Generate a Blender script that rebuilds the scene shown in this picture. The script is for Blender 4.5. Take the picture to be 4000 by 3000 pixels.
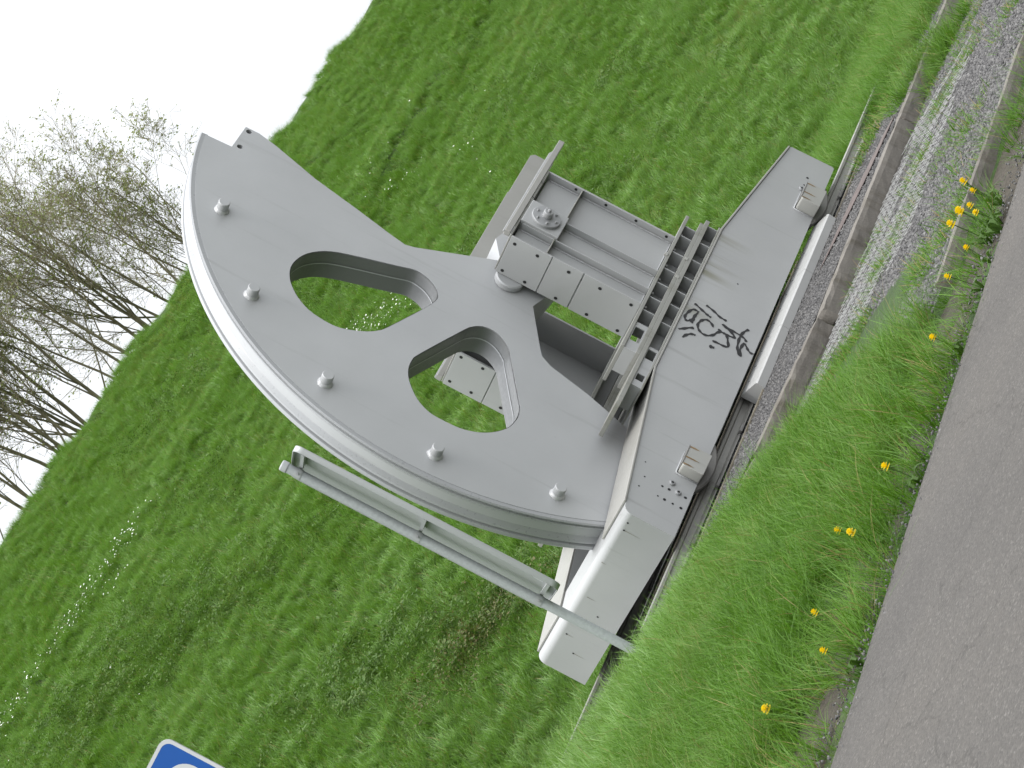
import bpy, bmesh, math, random
from mathutils import Vector, Matrix, Euler, noise
from mathutils.geometry import tessellate_polygon
R = math.radians
random.seed(7)
for o in list(bpy.data.objects):
    bpy.data.objects.remove(o, do_unlink=True)
sc = bpy.context.scene
COL = sc.collection

# ------------------------------------------------------------------ camera (hand-held, rolled about 62 degrees)
CAM = Vector((-13.8134, -12.9704, 1.2956))
yaw, pitch, roll = R(48.2364), R(1.2139), R(-62.3209)
fw = Vector((math.sin(yaw)*math.cos(pitch), math.cos(yaw)*math.cos(pitch), math.sin(pitch)))
r0 = Vector((math.cos(yaw), -math.sin(yaw), 0)); u0 = r0.cross(fw)
rt = r0*math.cos(roll) + u0*math.sin(roll); up = -r0*math.sin(roll) + u0*math.cos(roll)
cd = bpy.data.cameras.new('camera'); cam = bpy.data.objects.new('camera', cd); COL.objects.link(cam)
cam.matrix_world = Matrix(((rt.x, up.x, -fw.x, CAM.x), (rt.y, up.y, -fw.y, CAM.y), (rt.z, up.z, -fw.z, CAM.z), (0, 0, 0, 1)))
cd.sensor_width = 36; cd.lens = 9365.25/4000*36; cd.clip_start = .1; cd.clip_end = 3000
sc.camera = cam

# ------------------------------------------------------------------ overcast sky, soft sun
SUN_AZ, SUN_EL = R(-95), R(70)           # direction towards the sun, azimuth measured from +Y towards +X
w = bpy.data.worlds.new('World'); sc.world = w; w.use_nodes = True
nt = w.node_tree; nt.nodes.clear()
sky = nt.nodes.new('ShaderNodeTexSky'); sky.sky_type = 'NISHITA'; sky.sun_disc = False
sky.sun_elevation = SUN_EL; sky.sun_rotation = SUN_AZ; sky.dust_density = 4; sky.air_density = 1
mul = nt.nodes.new('ShaderNodeMix'); mul.data_type = 'RGBA'; mul.blend_type = 'MIX'
mul.inputs['Factor'].default_value = .90
tc = nt.nodes.new('ShaderNodeTexCoord'); sx = nt.nodes.new('ShaderNodeSeparateXYZ'); nt.links.new(tc.outputs['Generated'], sx.inputs['Vector'])
cl = nt.nodes.new('ShaderNodeMapRange'); cl.inputs['To Min'].default_value = .36; cl.inputs['To Max'].default_value = 1.70; nt.links.new(sx.outputs['Z'], cl.inputs['Value'])
cc = nt.nodes.new('ShaderNodeVectorMath'); cc.operation = 'SCALE'; cc.inputs[0].default_value = (12.6, 12.9, 13.3)   # overcast layer, brighter overhead than at the horizon
nt.links.new(cl.outputs['Result'], cc.inputs['Scale']); nt.links.new(cc.outputs['Vector'], mul.inputs['B'])
nt.links.new(sky.outputs['Color'], mul.inputs['A'])
bg = nt.nodes.new('ShaderNodeBackground'); bg.inputs['Strength'].default_value = .085
wo = nt.nodes.new('ShaderNodeOutputWorld')
nt.links.new(mul.outputs['Result'], bg.inputs['Color']); nt.links.new(bg.outputs['Background'], wo.inputs['Surface'])
sd = bpy.data.lights.new('sun', 'SUN'); sd.energy = 1.5; sd.angle = R(30); sd.color = (1, .97, .92)
so = bpy.data.objects.new('sun', sd); COL.objects.link(so)
sdir = Vector((math.sin(SUN_AZ)*math.cos(SUN_EL), math.cos(SUN_AZ)*math.cos(SUN_EL), math.sin(SUN_EL)))
so.rotation_euler = sdir.to_track_quat('Z', 'Y').to_euler(); so.location = sdir*60
vs = sc.view_settings; vs.view_transform = 'Standard'; vs.look = 'None'; vs.exposure = 0.85; vs.gamma = 1; vs.use_curve_mapping = False

cy = sc.cycles; cy.max_bounces = 6; cy.diffuse_bounces = 2; cy.glossy_bounces = 2; cy.transmission_bounces = 3; cy.transparent_max_bounces = 4
cy.caustics_reflective = False; cy.caustics_refractive = False
# ------------------------------------------------------------------ materials
def new_mat(name):
    m = bpy.data.materials.new(name); m.use_nodes = True
    t = m.node_tree; b = t.nodes['Principled BSDF']
    return m, t, b
def N(t, typ, **k):
    n = t.nodes.new(typ)
    for a, v in k.items():
        if a.startswith('_'): setattr(n, a[1:], v)
        else: n.inputs[a].default_value = v
    return n
def ramp(t, stops):
    n = t.nodes.new('ShaderNodeValToRGB'); e = n.color_ramp.elements
    while len(e) < len(stops): e.new(.5)
    for x, (p, c) in zip(e, stops): x.position = p; x.color = (*c, 1) if len(c) == 3 else c
    return n
def mixc(t, fac, a, b, mode='MIX'):
    n = t.nodes.new('ShaderNodeMix'); n.data_type = 'RGBA'; n.blend_type = mode
    for s, v in (('Factor', fac), ('A', a), ('B', b)):
        i = n.inputs[s]
        if hasattr(v, 'links') or hasattr(v, 'is_output'): t.links.new(v, i)
        elif s == 'Factor': i.default_value = v
        else: i.default_value = (*v, 1)
    return n.outputs['Result']
def noise_n(t, vec, scale, detail=4, rough=.55):
    n = N(t, 'ShaderNodeTexNoise', Scale=scale, Detail=detail, Roughness=rough); t.links.new(vec, n.inputs['Vector']); return n
def mapped(t, src, scale):
    m = N(t, 'ShaderNodeMapping'); m.inputs['Scale'].default_value = scale; t.links.new(src, m.inputs['Vector']); return m.outputs['Vector']
def bump(t, b, h, strength, dist=.01):
    n = N(t, 'ShaderNodeBump', Strength=strength, Distance=dist); t.links.new(h, n.inputs['Height']); t.links.new(n.outputs['Normal'], b.inputs['Normal'])

def paint(name, col, dirt=(.095, .09, .072), amount=.5, rough=.45, rust=0.0, algae=0.0, runs=None):
    """Weathered silver-grey paint: soft mottling, vertical run marks, small chips."""
    m, t, b = new_mat(name)
    p = N(t, 'ShaderNodeNewGeometry').outputs['Position']
    big = noise_n(t, p, 1.1, 3); fine = noise_n(t, p, 34, 3)
    run = noise_n(t, mapped(t, p, (11, 11, .55)), 1.0, 4, .6)
    c1 = ramp(t, [(.3, tuple(x*.93 for x in col)), (.7, tuple(min(1, x*1.05) for x in col))]); t.links.new(big.outputs['Fac'], c1.inputs['Fac'])
    rr = ramp(t, [(.60, (0, 0, 0)), (.82, (1, 1, 1))]); t.links.new(run.outputs['Fac'], rr.inputs['Fac'])
    k = N(t, 'ShaderNodeMath', _operation='MULTIPLY'); t.links.new(rr.outputs['Color'], k.inputs[0]); k.inputs[1].default_value = amount
    c = mixc(t, k.outputs[0], c1.outputs['Color'], dirt)
    sp = noise_n(t, p, 9, 5, .7); sr = ramp(t, [(.70, (0, 0, 0)), (.76, (1, 1, 1))]); t.links.new(sp.outputs['Fac'], sr.inputs['Fac'])
    k2 = N(t, 'ShaderNodeMath', _operation='MULTIPLY'); t.links.new(sr.outputs['Color'], k2.inputs[0]); k2.inputs[1].default_value = .25 + rust
    c = mixc(t, k2.outputs[0], c, (.11, .055, .022) if rust > .1 else (.10, .095, .08))
    if algae:
        al = noise_n(t, mapped(t, p, (2.2, 2.2, .9)), 1.0, 5, .65); ar = ramp(t, [(.52, (0, 0, 0)), (.72, (1, 1, 1))]); t.links.new(al.outputs['Fac'], ar.inputs['Fac'])
        k3 = N(t, 'ShaderNodeMath', _operation='MULTIPLY'); t.links.new(ar.outputs['Color'], k3.inputs[0]); k3.inputs[1].default_value = algae
        c = mixc(t, k3.outputs[0], c, (.085, .085, .032))
    if runs:                                                     # olive run-off below the flange bolts: (x0, x1, z_top, length)
        x0, x1, zt, ln = runs; sx_ = N(t, 'ShaderNodeSeparateXYZ'); t.links.new(p, sx_.inputs[0])
        def mr(sock, a, b_, lo, hi):
            q = N(t, 'ShaderNodeMapRange'); q.interpolation_type = 'SMOOTHSTEP'; t.links.new(sock, q.inputs['Value'])
            q.inputs['From Min'].default_value = a; q.inputs['From Max'].default_value = b_; q.inputs['To Min'].default_value = lo; q.inputs['To Max'].default_value = hi; return q.outputs['Result']
        rn = noise_n(t, mapped(t, p, (7, 7, .35)), 1.0, 4, .65); rm = mr(rn.outputs['Fac'], .42, .72, 0, 1)
        k = rm
        for q in (mr(sx_.outputs['X'], x0, x0+.35, 0, 1), mr(sx_.outputs['X'], x1-.25, x1, 1, 0), mr(sx_.outputs['Z'], zt-ln, zt, 0, .75)):
            mm = N(t, 'ShaderNodeMath', _operation='MULTIPLY'); t.links.new(k, mm.inputs[0]); t.links.new(q, mm.inputs[1]); k = mm.outputs[0]
        c = mixc(t, k, c, (.15, .145, .075))
    t.links.new(c, b.inputs['Base Color'])
    ro = ramp(t, [(.3, (rough*.85,)*3), (.7, (min(1, rough*1.2),)*3)]); t.links.new(fine.outputs['Fac'], ro.inputs['Fac']); t.links.new(ro.outputs['Color'], b.inputs['Roughness'])
    b.inputs['Metallic'].default_value = .15
    bump(t, b, fine.outputs['Fac'], .08, .004)
    return m
GREY = (.385, .391, .391)
M_PAINT = paint('silver_grey_paint', GREY, amount=.24)
M_FRONT = paint('front_beam_paint', GREY, amount=.36, runs=(2.45, 4.0, .72, .42))
M_SHEAVE = paint('sheave_paint', (.395, .402, .408), amount=.28, rough=.42)
M_OPENING = paint('dark_grey_opening', (.155, .158, .158), amount=.1)  # sheave opening walls, darker grey than the sheave faces
M_RIM = paint('rim_paint', (.34, .347, .355), amount=.08, rough=.30)
M_FLANGE = paint('flange_paint', (.29, .29, .268), amount=.30, algae=.55, rust=.05)
M_WARM = paint('aged_paint', (.33, .325, .305), amount=.2, algae=.15)
M_BOX = paint('axle_box_paint', (.37, .37, .345), amount=.35, rust=.12)
M_WHEEL = paint('wheel_paint', (.19, .185, .175), amount=.5, rust=.6)
M_RAIL = paint('rail_paint', (.27, .265, .245), amount=.5, rust=.15)
M_COVER = paint('cover_paint', (.44, .44, .43), amount=.15)
M_SIGNBACK = paint('sign_back_aluminium', (.345, .358, .36), amount=.25, rough=.4)

def simple(name, col, rough=.6, metal=0, var=.12, scale=12, bmp=0, dist=.003):
    m, t, b = new_mat(name)
    p = N(t, 'ShaderNodeNewGeometry').outputs['Position']; n = noise_n(t, p, scale, 5)
    c = ramp(t, [(.25, tuple(x*(1-var) for x in col)), (.75, tuple(min(1, x*(1+var)) for x in col))]); t.links.new(n.outputs['Fac'], c.inputs['Fac'])
    t.links.new(c.outputs['Color'], b.inputs['Base Color']); b.inputs['Roughness'].default_value = rough; b.inputs['Metallic'].default_value = metal
    if bmp: bump(t, b, n.outputs['Fac'], bmp, dist)
    return m
M_GALV = simple('galvanised_steel', (.32, .34, .345), .6, .05, .14, 40, .05)
M_BLACK = simple('bolt_hole_dark', (.012, .012, .012), .9)
M_SPRAY = simple('black_spray_paint', (.018, .018, .02), .55, 0, .3, 60)
M_WELD = simple('weld_paint', (.44, .445, .45), .4, .15, .1, 60, .4)
M_BOLT = simple('bolt_paint', (.31, .315, .32), .4, .2)
M_BLUE = simple('blue_sign_sheeting', (.002, .078, .34), .35, 0, .04)
M_WHITE = simple('white_sign_sheeting', (.55, .56, .57), .35, 0, .03)
M_LABEL = simple('white_sticker', (.45, .47, .47), .5, 0, .05)
M_WIRE = simple('pale_wire', (.40, .40, .39), .5, .1, .2, 20)
M_RUSTBAR = simple('rusted_strip', (.100, .078, .072), .8, 0, .35, 14, .4)
M_DRIP = simple('dirt_drip', (.20, .195, .16), .8, 0, .3, 30)
M_RUN = simple('rust_run', (.20, .13, .06), .8, 0, .4, 30)

def concrete(name, col):
    m, t, b = new_mat(name)
    p = N(t, 'ShaderNodeNewGeometry').outputs['Position']
    a = noise_n(t, p, 2.5, 6, .6); f = noise_n(t, p, 60, 4, .7)
    c = ramp(t, [(.25, tuple(x*.62 for x in col)), (.5, col), (.78, tuple(x*1.2 for x in col))]); t.links.new(a.outputs['Fac'], c.inputs['Fac'])
    st = noise_n(t, mapped(t, p, (7, 7, 1.2)), 1, 4, .6); sr = ramp(t, [(.5, (1, 1, 1)), (.75, (.55, .52, .44))]); t.links.new(st.outputs['Fac'], sr.inputs['Fac'])
    c2 = mixc(t, 1.0, c.outputs['Color'], sr.outputs['Color'], 'MULTIPLY')
    fr = ramp(t, [(.3, (.75, .75, .75)), (.7, (1.1, 1.1, 1.1))]); t.links.new(f.outputs['Fac'], fr.inputs['Fac'])
    t.links.new(mixc(t, 1.0, c2, fr.outputs['Color'], 'MULTIPLY'), b.inputs['Base Color']); b.inputs['Roughness'].default_value = .9
    bump(t, b, f.outputs['Fac'], .5, .006)
    return m
M_CONC = concrete('old_concrete', (.155, .142, .125))
M_SLAB = concrete('slab_concrete', (.17, .15, .115))

def gravelly(name, dark, light, scale):
    m, t, b = new_mat(name)
    p = N(t, 'ShaderNodeNewGeometry').outputs['Position']
    v = N(t, 'ShaderNodeTexVoronoi', Scale=scale); t.links.new(p, v.inputs['Vector'])
    sep = N(t, 'ShaderNodeSeparateColor'); t.links.new(v.outputs['Color'], sep.inputs['Color'])
    c = ramp(t, [(0, dark), (.6, tuple((a+b_)/2 for a, b_ in zip(dark, light))), (1, light)]); t.links.new(sep.outputs[0], c.inputs['Fac'])
    n = noise_n(t, p, 1.3, 4); nr = ramp(t, [(.3, (.8, .8, .8)), (.7, (1.12, 1.1, 1.06))]); t.links.new(n.outputs['Fac'], nr.inputs['Fac'])
    t.links.new(mixc(t, 1, c.outputs['Color'], nr.outputs['Color'], 'MULTIPLY'), b.inputs['Base Color']); b.inputs['Roughness'].default_value = .9
    iv = N(t, 'ShaderNodeMath', _operation='SUBTRACT'); iv.inputs[0].default_value = 1; t.links.new(v.outputs['Distance'], iv.inputs[1])
    bump(t, b, iv.outputs[0], .9, .012)
    return m
M_GRAVEL = gravelly('grey_gravel', (.054, .052, .053), (.130, .127, .126), 62)
def asphalt():
    m, t, b = new_mat('asphalt')
    p = N(t, 'ShaderNodeNewGeometry').outputs['Position']
    v = N(t, 'ShaderNodeTexVoronoi', Scale=105); t.links.new(p, v.inputs['Vector']); sep = N(t, 'ShaderNodeSeparateColor'); t.links.new(v.outputs['Color'], sep.inputs['Color'])
    c = ramp(t, [(0, (.057, .0525, .048)), (.55, (.073, .067, .061)), (.92, (.085, .078, .071)), (1, (.126, .118, .108))]); t.links.new(sep.outputs[0], c.inputs['Fac'])
    n = noise_n(t, p, .7, 5, .6); nr = ramp(t, [(.3, (.84, .84, .85)), (.5, (1, 1, 1)), (.72, (1.12, 1.10, 1.07))]); t.links.new(n.outputs['Fac'], nr.inputs['Fac'])
    st = noise_n(t, p, 3.2, 6, .7); sr = ramp(t, [(.60, (1, 1, 1)), (.74, (.80, .79, .78))]); t.links.new(st.outputs['Fac'], sr.inputs['Fac'])
    c2 = mixc(t, 1, c.outputs['Color'], nr.outputs['Color'], 'MULTIPLY'); c2 = mixc(t, 1, c2, sr.outputs['Color'], 'MULTIPLY')
    cr = N(t, 'ShaderNodeTexVoronoi', Scale=.55); cr.feature = 'DISTANCE_TO_EDGE'; wv = noise_n(t, p, 2.5, 5, .6); ad = N(t, 'ShaderNodeVectorMath', _operation='MULTIPLY_ADD'); t.links.new(wv.outputs['Color'], ad.inputs[0]); ad.inputs[1].default_value = (.5, .5, 0); t.links.new(p, ad.inputs[2]); t.links.new(ad.outputs[0], cr.inputs['Vector'])
    kr = ramp(t, [(.0, (.45, .44, .42)), (.006, (1, 1, 1))]); t.links.new(cr.outputs['Distance'], kr.inputs['Fac'])
    t.links.new(mixc(t, .55, c2, mixc(t, 1, c2, kr.outputs['Color'], 'MULTIPLY')), b.inputs['Base Color']); b.inputs['Roughness'].default_value = .88
    iv = N(t, 'ShaderNodeMath', _operation='SUBTRACT'); iv.inputs[0].default_value = 1; t.links.new(v.outputs['Distance'], iv.inputs[1]); bump(t, b, iv.outputs[0], .7, .008)
    return m
M_ASPHALT = asphalt()
M_SOIL = gravelly('dark_soil', (.030, .024, .016), (.062, .052, .038), 60)

def ground_mat():
    m, t, b = new_mat('grass_ground')
    p = N(t, 'ShaderNodeNewGeometry').outputs['Position']
    a = noise_n(t, p, .8, 5); f = noise_n(t, p, 18, 5, .7)
    c = ramp(t, [(.3, (.030, .055, .014)), (.55, (.045, .085, .020)), (.8, (.075, .085, .030))]); t.links.new(a.outputs['Fac'], c.inputs['Fac'])
    fr = ramp(t, [(.3, (.55, .55, .55)), (.7, (1.2, 1.2, 1.2))]); t.links.new(f.outputs['Fac'], fr.inputs['Fac'])
    t.links.new(mixc(t, 1, c.outputs['Color'], fr.outputs['Color'], 'MULTIPLY'), b.inputs['Base Color']); b.inputs['Roughness'].default_value = 1
    bump(t, b, f.outputs['Fac'], .8, .05)
    return m
M_GROUND = ground_mat()

def leaf_mat(name, stops, patch_scale=.35, rnd=.5, trans=.35, rough=.55, spec=.3, aniso=None):
    """Blade colour drifts from patch to patch and from tuft to tuft."""
    m, t, b = new_mat(name)
    oi = N(t, 'ShaderNodeAttribute'); oi.attribute_name = 'tone'
    p = N(t, 'ShaderNodeNewGeometry').outputs['Position']
    n1 = noise_n(t, mapped(t, p, aniso) if aniso else p, patch_scale, 4, .6)
    add = N(t, 'ShaderNodeMath', _operation='MULTIPLY_ADD'); t.links.new(oi.outputs['Fac'], add.inputs[0]); add.inputs[1].default_value = rnd
    t.links.new(n1.outputs['Fac'], add.inputs[2])
    sub = N(t, 'ShaderNodeMath', _operation='SUBTRACT'); t.links.new(add.outputs[0], sub.inputs[0]); sub.inputs[1].default_value = rnd*.5
    c = ramp(t, stops); t.links.new(sub.outputs[0], c.inputs['Fac'])
    t.links.new(c.outputs['Color'], b.inputs['Base Color']); b.inputs['Roughness'].default_value = rough; b.inputs['Specular IOR Level'].default_value = spec
    tr = N(t, 'ShaderNodeBsdfTranslucent'); mx = N(t, 'ShaderNodeMixShader'); mx.inputs[0].default_value = trans
    t.links.new(c.outputs['Color'], tr.inputs['Color'])
    out = t.nodes['Material Output']
    t.links.new(b.outputs[0], mx.inputs[1]); t.links.new(tr.outputs[0], mx.inputs[2]); t.links.new(mx.outputs[0], out.inputs['Surface'])
    return m
M_GRASS = leaf_mat('slope_grass_blades', [(.18, (.082, .178, .014)), (.34, (.128, .238, .020)), (.43, (.116, .262, .022)), (.52, (.172, .305, .075)), (.60, (.136, .276, .026)), (.69, (.200, .325, .105)), (.78, (.148, .280, .030)), (.92, (.205, .205, .050))], aniso=(.4, 1.5, 1.5), rough=.42, spec=.5)
M_VERGE = leaf_mat('verge_grass_blades', [(.15, (.056, .142, .008)), (.38, (.086, .200, .010)), (.52, (.106, .228, .016)), (.66, (.124, .240, .050)), (.90, (.175, .205, .042))], .9, .6)
M_DRY = leaf_mat('dry_grass_blades', [(.2, (.22, .17, .07)), (.8, (.33, .25, .10))], .9, .6)
M_WEED = leaf_mat('broad_leaves', [(.2, (.050, .105, .014)), (.5, (.070, .140, .020)), (.8, (.095, .150, .028))], .8, .6)
M_BRAMBLE = leaf_mat('bramble_leaves', [(.2, (.085, .130, .024)), (.5, (.105, .130, .034)), (.85, (.125, .105, .040))], 1.2, .7)
M_TREELEAF = leaf_mat('young_tree_leaves', [(.2, (.24, .28, .08)), (.8, (.34, .36, .13))], .6, .6, .6)
M_BARK = simple('grey_green_bark', (.15, .135, .080), .9, 0, .35, 6, .5, .01)
M_TWIG = simple('twig_bark', (.23, .20, .125), .9, 0, .3, 5)
M_PETALY = leaf_mat('yellow_petals', [(.2, (.74, .53, .005)), (.8, (.84, .66, .012))], 40, .3, .35)
M_PETALW = simple('white_petals', (.80, .80, .76), .6, 0, .05, 60)
M_STONE = simple('grey_stone', (.090, .088, .088), .85, 0, .5, 21)

# ------------------------------------------------------------------ mesh helpers
class MB:
    """Collects geometry; build() links it as one mesh object."""
    def __init__(s): s.v = []; s.f = []; s.mi = []; s.cur = 0; s.tone = []; s.t = .5
    def add(s, vs, fs):
        n = len(s.v); s.v += [tuple(a) for a in vs]; s.f += [tuple(i+n for i in q) for q in fs]; s.mi += [s.cur]*len(fs); s.tone += [s.t]*len(fs); return s
    def box(s, x0, x1, y0, y1, z0, z1):
        return s.add([(x, y, z) for x in (x0, x1) for y in (y0, y1) for z in (z0, z1)],
                     [(0, 1, 3, 2), (4, 6, 7, 5), (0, 4, 5, 1), (2, 3, 7, 6), (0, 2, 6, 4), (1, 5, 7, 3)])
    def prism(s, poly, y0, y1):                                  # polygon in XZ (counter-clockwise seen from -Y), extruded along Y
        n = len(poly)
        vs = [(x, y0, z) for x, z in poly] + [(x, y1, z) for x, z in poly]
        fs = [tuple(range(n)), tuple(range(2*n-1, n-1, -1))] + [(i, n+i, n+(i+1) % n, (i+1) % n) for i in range(n)]
        return s.add(vs, fs)
    def plate(s, loops, y0, y1):                                 # outer loop + holes in XZ
        flat = [q for l in loops for q in l]; n = len(flat)
        tr = tessellate_polygon([[Vector((x, z, 0)) for x, z in l] for l in loops])
        vs = [(x, y0, z) for x, z in flat] + [(x, y1, z) for x, z in flat]
        fs = [tuple(q) for q in tr] + [tuple(n+i for i in reversed(q)) for q in tr]
        k = 0
        for l in loops:
            m = len(l)
            for i in range(m): fs.append((k+i, n+k+i, n+k+(i+1) % m, k+(i+1) % m))
            k += m
        return s.add(vs, fs)
    def lathe(s, c, prof, a0=0, a1=2*math.pi, n=32, closed=False):  # profile of (y, radius), axis along Y through c=(x,z)
        full = abs(a1-a0-2*math.pi) < 1e-6; m = n if full else n+1; k = len(prof)
        vs = [(c[0]+r_*math.cos(a0+(a1-a0)*i/n), y, c[1]+r_*math.sin(a0+(a1-a0)*i/n)) for i in range(m) for y, r_ in prof]
        fs = []
        for i in range(n):
            j = (i+1) % m
            for q in range(k if closed else k-1):
                p = (q+1) % k
                fs.append((i*k+q, j*k+q, j*k+p, i*k+p))
        if closed and not full: fs += [tuple(range(k)), tuple((m-1)*k+q for q in reversed(range(k)))]
        return s.add(vs, fs)
    def tube(s, pts, rad, n=6, cap=True):
        pts = [Vector(p) for p in pts]; k = len(pts)
        rs = rad if isinstance(rad, (list, tuple)) else [rad]*k
        vs = []; prev = None
        for i, p in enumerate(pts):
            d = (pts[min(i+1, k-1)] - pts[max(i-1, 0)])
            d = d.normalized() if d.length > 1e-9 else Vector((0, 0, 1))
            a = prev - d*prev.dot(d) if prev is not None else d.orthogonal()
            a = a.normalized() if a.length > 1e-6 else d.orthogonal().normalized(); prev = a; b = d.cross(a)
            vs += [p + (a*math.cos(2*math.pi*q/n) + b*math.sin(2*math.pi*q/n))*rs[i] for q in range(n)]
        fs = [(i*n+q, i*n+(q+1) % n, (i+1)*n+(q+1) % n, (i+1)*n+q) for i in range(k-1) for q in range(n)]
        if cap: fs += [tuple(reversed(range(n))), tuple((k-1)*n+q for q in range(n))]
        return s.add(vs, fs)
    def mirror(s, ym):                                           # reflected copy about the plane y = ym
        o = MB(); o.v = [(x, 2*ym-y, z) for x, y, z in s.v]; o.f = [tuple(reversed(q)) for q in s.f]; o.mi = list(s.mi); return o
    def mesh(s, name, mats, smooth=False):
        me = bpy.data.meshes.new(name); me.from_pydata(s.v, [], s.f)
        for m in (mats if isinstance(mats, (list, tuple)) else [mats]): me.materials.append(m)
        if any(s.mi): me.polygons.foreach_set('material_index', s.mi)
        if smooth: me.polygons.foreach_set('use_smooth', [True]*len(s.f))
        if any(q != .5 for q in s.tone): me.attributes.new('tone', 'FLOAT', 'FACE').data.foreach_set('value', s.tone)
        me.update(); return me
    def build(s, name, mats, parent=None, bevel=0, smooth=False, seg=2):
        me = s.mesh(name, mats, smooth); o = bpy.data.objects.new(name, me); COL.objects.link(o); o.parent = parent
        if bevel:
            if not smooth: me.polygons.foreach_set('use_smooth', [True]*len(me.polygons))
            b = o.modifiers.new('bevel', 'BEVEL'); b.width = bevel; b.segments = seg; b.limit_method = 'ANGLE'; b.angle_limit = R(40); b.harden_normals = True
        return o
def tag(o, label=None, cat=None, group=None, kind=None):
    for k, v in (('label', label), ('category', cat), ('group', group), ('kind', kind)):
        if v: o[k] = v
    return o
def thing(name, label, cat, loc=(0, 0, 0), group=None):
    o = bpy.data.objects.new(name, None); COL.objects.link(o); o.empty_display_size = .2; o.location = loc
    return tag(o, label, cat, group)
def copy_tree(o, parent=None):
    c = o.copy(); COL.objects.link(c); c.parent = parent
    for ch in list(o.children): copy_tree(ch, c)
    return c
def smoothstep(a, b, x):
    t = max(0, min(1, (x-a)/(b-a))); return t*t*(3-2*t)

# ------------------------------------------------------------------ terrain
CREST_Z = 9.5
def kerb_y(x): return -1.47 if x > 1.5 else -1.02 - .33*(x-.14) if x > .14 else -1.02 + .55*(.14-x)
def crest_y(x): return min(26.5, max(12, 22.86 - .222*(x-15.3)))
def height(x, y):
    left = smoothstep(.3, -1.6, x)
    right = smoothstep(5.6, 7.5, x)
    # front strip: channel below the kerb, bed behind it; on the left the verge climbs gently instead
    chan = -.375 + .165*smoothstep(kerb_y(x)+.02, kerb_y(x)+.08, y)
    verge = -.375 + .19*smoothstep(-5.4, -1.2, y)
    z = chan*(1-left) + verge*left
    z += .03*left*noise.noise((x*.9, y*.9, 0))
    t = 2.75
    if y > t:
        yc = crest_y(x); v = (y-t)/(yc-t)
        if v < 1:
            g = v - .03*math.exp(-v*14) + .03
            g = min(v, g) if v < .02 else v
            z += smoothstep(0, .03, v)*0 + (CREST_Z+.2)*g
            z += .10*noise.noise((x*.10, v*13, 1.7))*smoothstep(0, .1, v)*smoothstep(1, .93, v) + .05*noise.noise((x*.7, y*.7, 4))
            z += .10*math.exp(-((z-6.45)/.18)**2)                 # a low berm along the slope
        else:
            z += CREST_Z+.2 - min(1.2, .1*(y-yc))
    if y < -4.93: z = min(z, -.445 + .06*smoothstep(-1.8, -3.4, x))
    if y < -5.7: z = min(z, -.445)
    return z
def lines(fine, lo, hi, step, ext):
    a = sorted(set([round(lo+i*step, 3) for i in range(int((hi-lo)/step)+1)] + fine)); return [-e for e in reversed(ext)] and ([lo-e for e in reversed(ext)] + a + [hi+e for e in ext])
XS = lines([round(i*.1, 2) for i in range(-8, 17)], -14, 44, .5, [5, 15, 40, 100, 250, 600])
YS = lines([-5.9, -5.7, -4.95, -4.91, 2.75] + [round(-1.49+i*.04, 3) for i in range(30)], -16, 34, .4, [5, 15, 40, 100, 250, 600])
def grid(xs, ys, fn, keep=lambda x, y: True):
    mb = MB(); nx, ny = len(xs), len(ys)
    vs = [(x, y, fn(x, y)) for y in ys for x in xs]
    fs = [(j*nx+i, j*nx+i+1, (j+1)*nx+i+1, (j+1)*nx+i) for j in range(ny-1) for i in range(nx-1) if keep((xs[i]+xs[i+1])/2, (ys[j]+ys[j+1])/2)]
    used = sorted(set(i for q in fs for i in q)); mp = {a: k for k, a in enumerate(used)}
    return mb.add([vs[i] for i in used], [tuple(mp[i] for i in q) for q in fs])
g = grid(XS, YS, height).build('ground', M_GROUND, smooth=True); tag(g, 'grassy ground rising into a long embankment', kind='structure')

def strip(name, mat, xs, ys, z, label, jit=0, keep=lambda x, y: True):
    mb = grid(xs, ys, lambda x, y: z + jit*noise.noise((x*3, y*3, 9)), keep)
    return tag(mb.build(name, mat, smooth=True), label, kind='structure')
fl = lambda a, b, n: [a+(b-a)*i/n for i in range(n+1)]
# asphalt road with a ragged edge
mb = MB(); ex = fl(-60, 90, 600)
vs = []; 
for x in ex: vs += [(x, -5.90+.035*noise.noise((x*1.7, 0, 3))+.02*noise.noise((x*7, 0, 5)), -.362), (x, -5.97, -.352), (x, -14, -.33), (x, -30, -.36)]
fs = [(i*4+q, (i+1)*4+q, (i+1)*4+q+1, i*4+q+1) for i in range(len(ex)-1) for q in range(3)]
fs = [tuple(reversed(q)) for q in fs]
mb.add(vs, fs); tag(mb.build('road', M_ASPHALT), 'worn grey asphalt road along the verge', kind='structure')
strip('gravel_channel', M_GRAVEL, fl(-2.6, 14, 90), fl(-4.90, -.9, 26), -.358, 'grey gravel strip below the concrete kerb', .006)
strip('gravel_bed', M_GRAVEL, fl(-.45, 9.5, 100), fl(-1.44, 2.55, 80), -.198, 'grey gravel bed beneath the steel frame', .005, lambda x, y: y > kerb_y(x)+.06)
tag(grid(fl(-14, 14, 160), fl(-5.96, -4.95, 14), lambda x, y: height(x, y)+.012+.008*noise.noise((x*3, y*3, 9))).build('soil_strip', M_SOIL, smooth=True), 'bare dark soil strip at the edge of the road', kind='structure')
mb = MB(); mb.box(-.5, 7.2, -.105, -.075, -.30, -.176); mb.box(-.5, 7.2, .42, .45, -.30, -.180); mb.box(-.5, 7.2, 1.52, 1.55, -.30, -.180); mb.box(-.5, 7.2, 2.08, 2.11, -.30, -.180)
tag(mb.build('rail_foundation', M_SLAB, bevel=.008), 'thin concrete edge strips beside the two rails', kind='structure')

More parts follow.
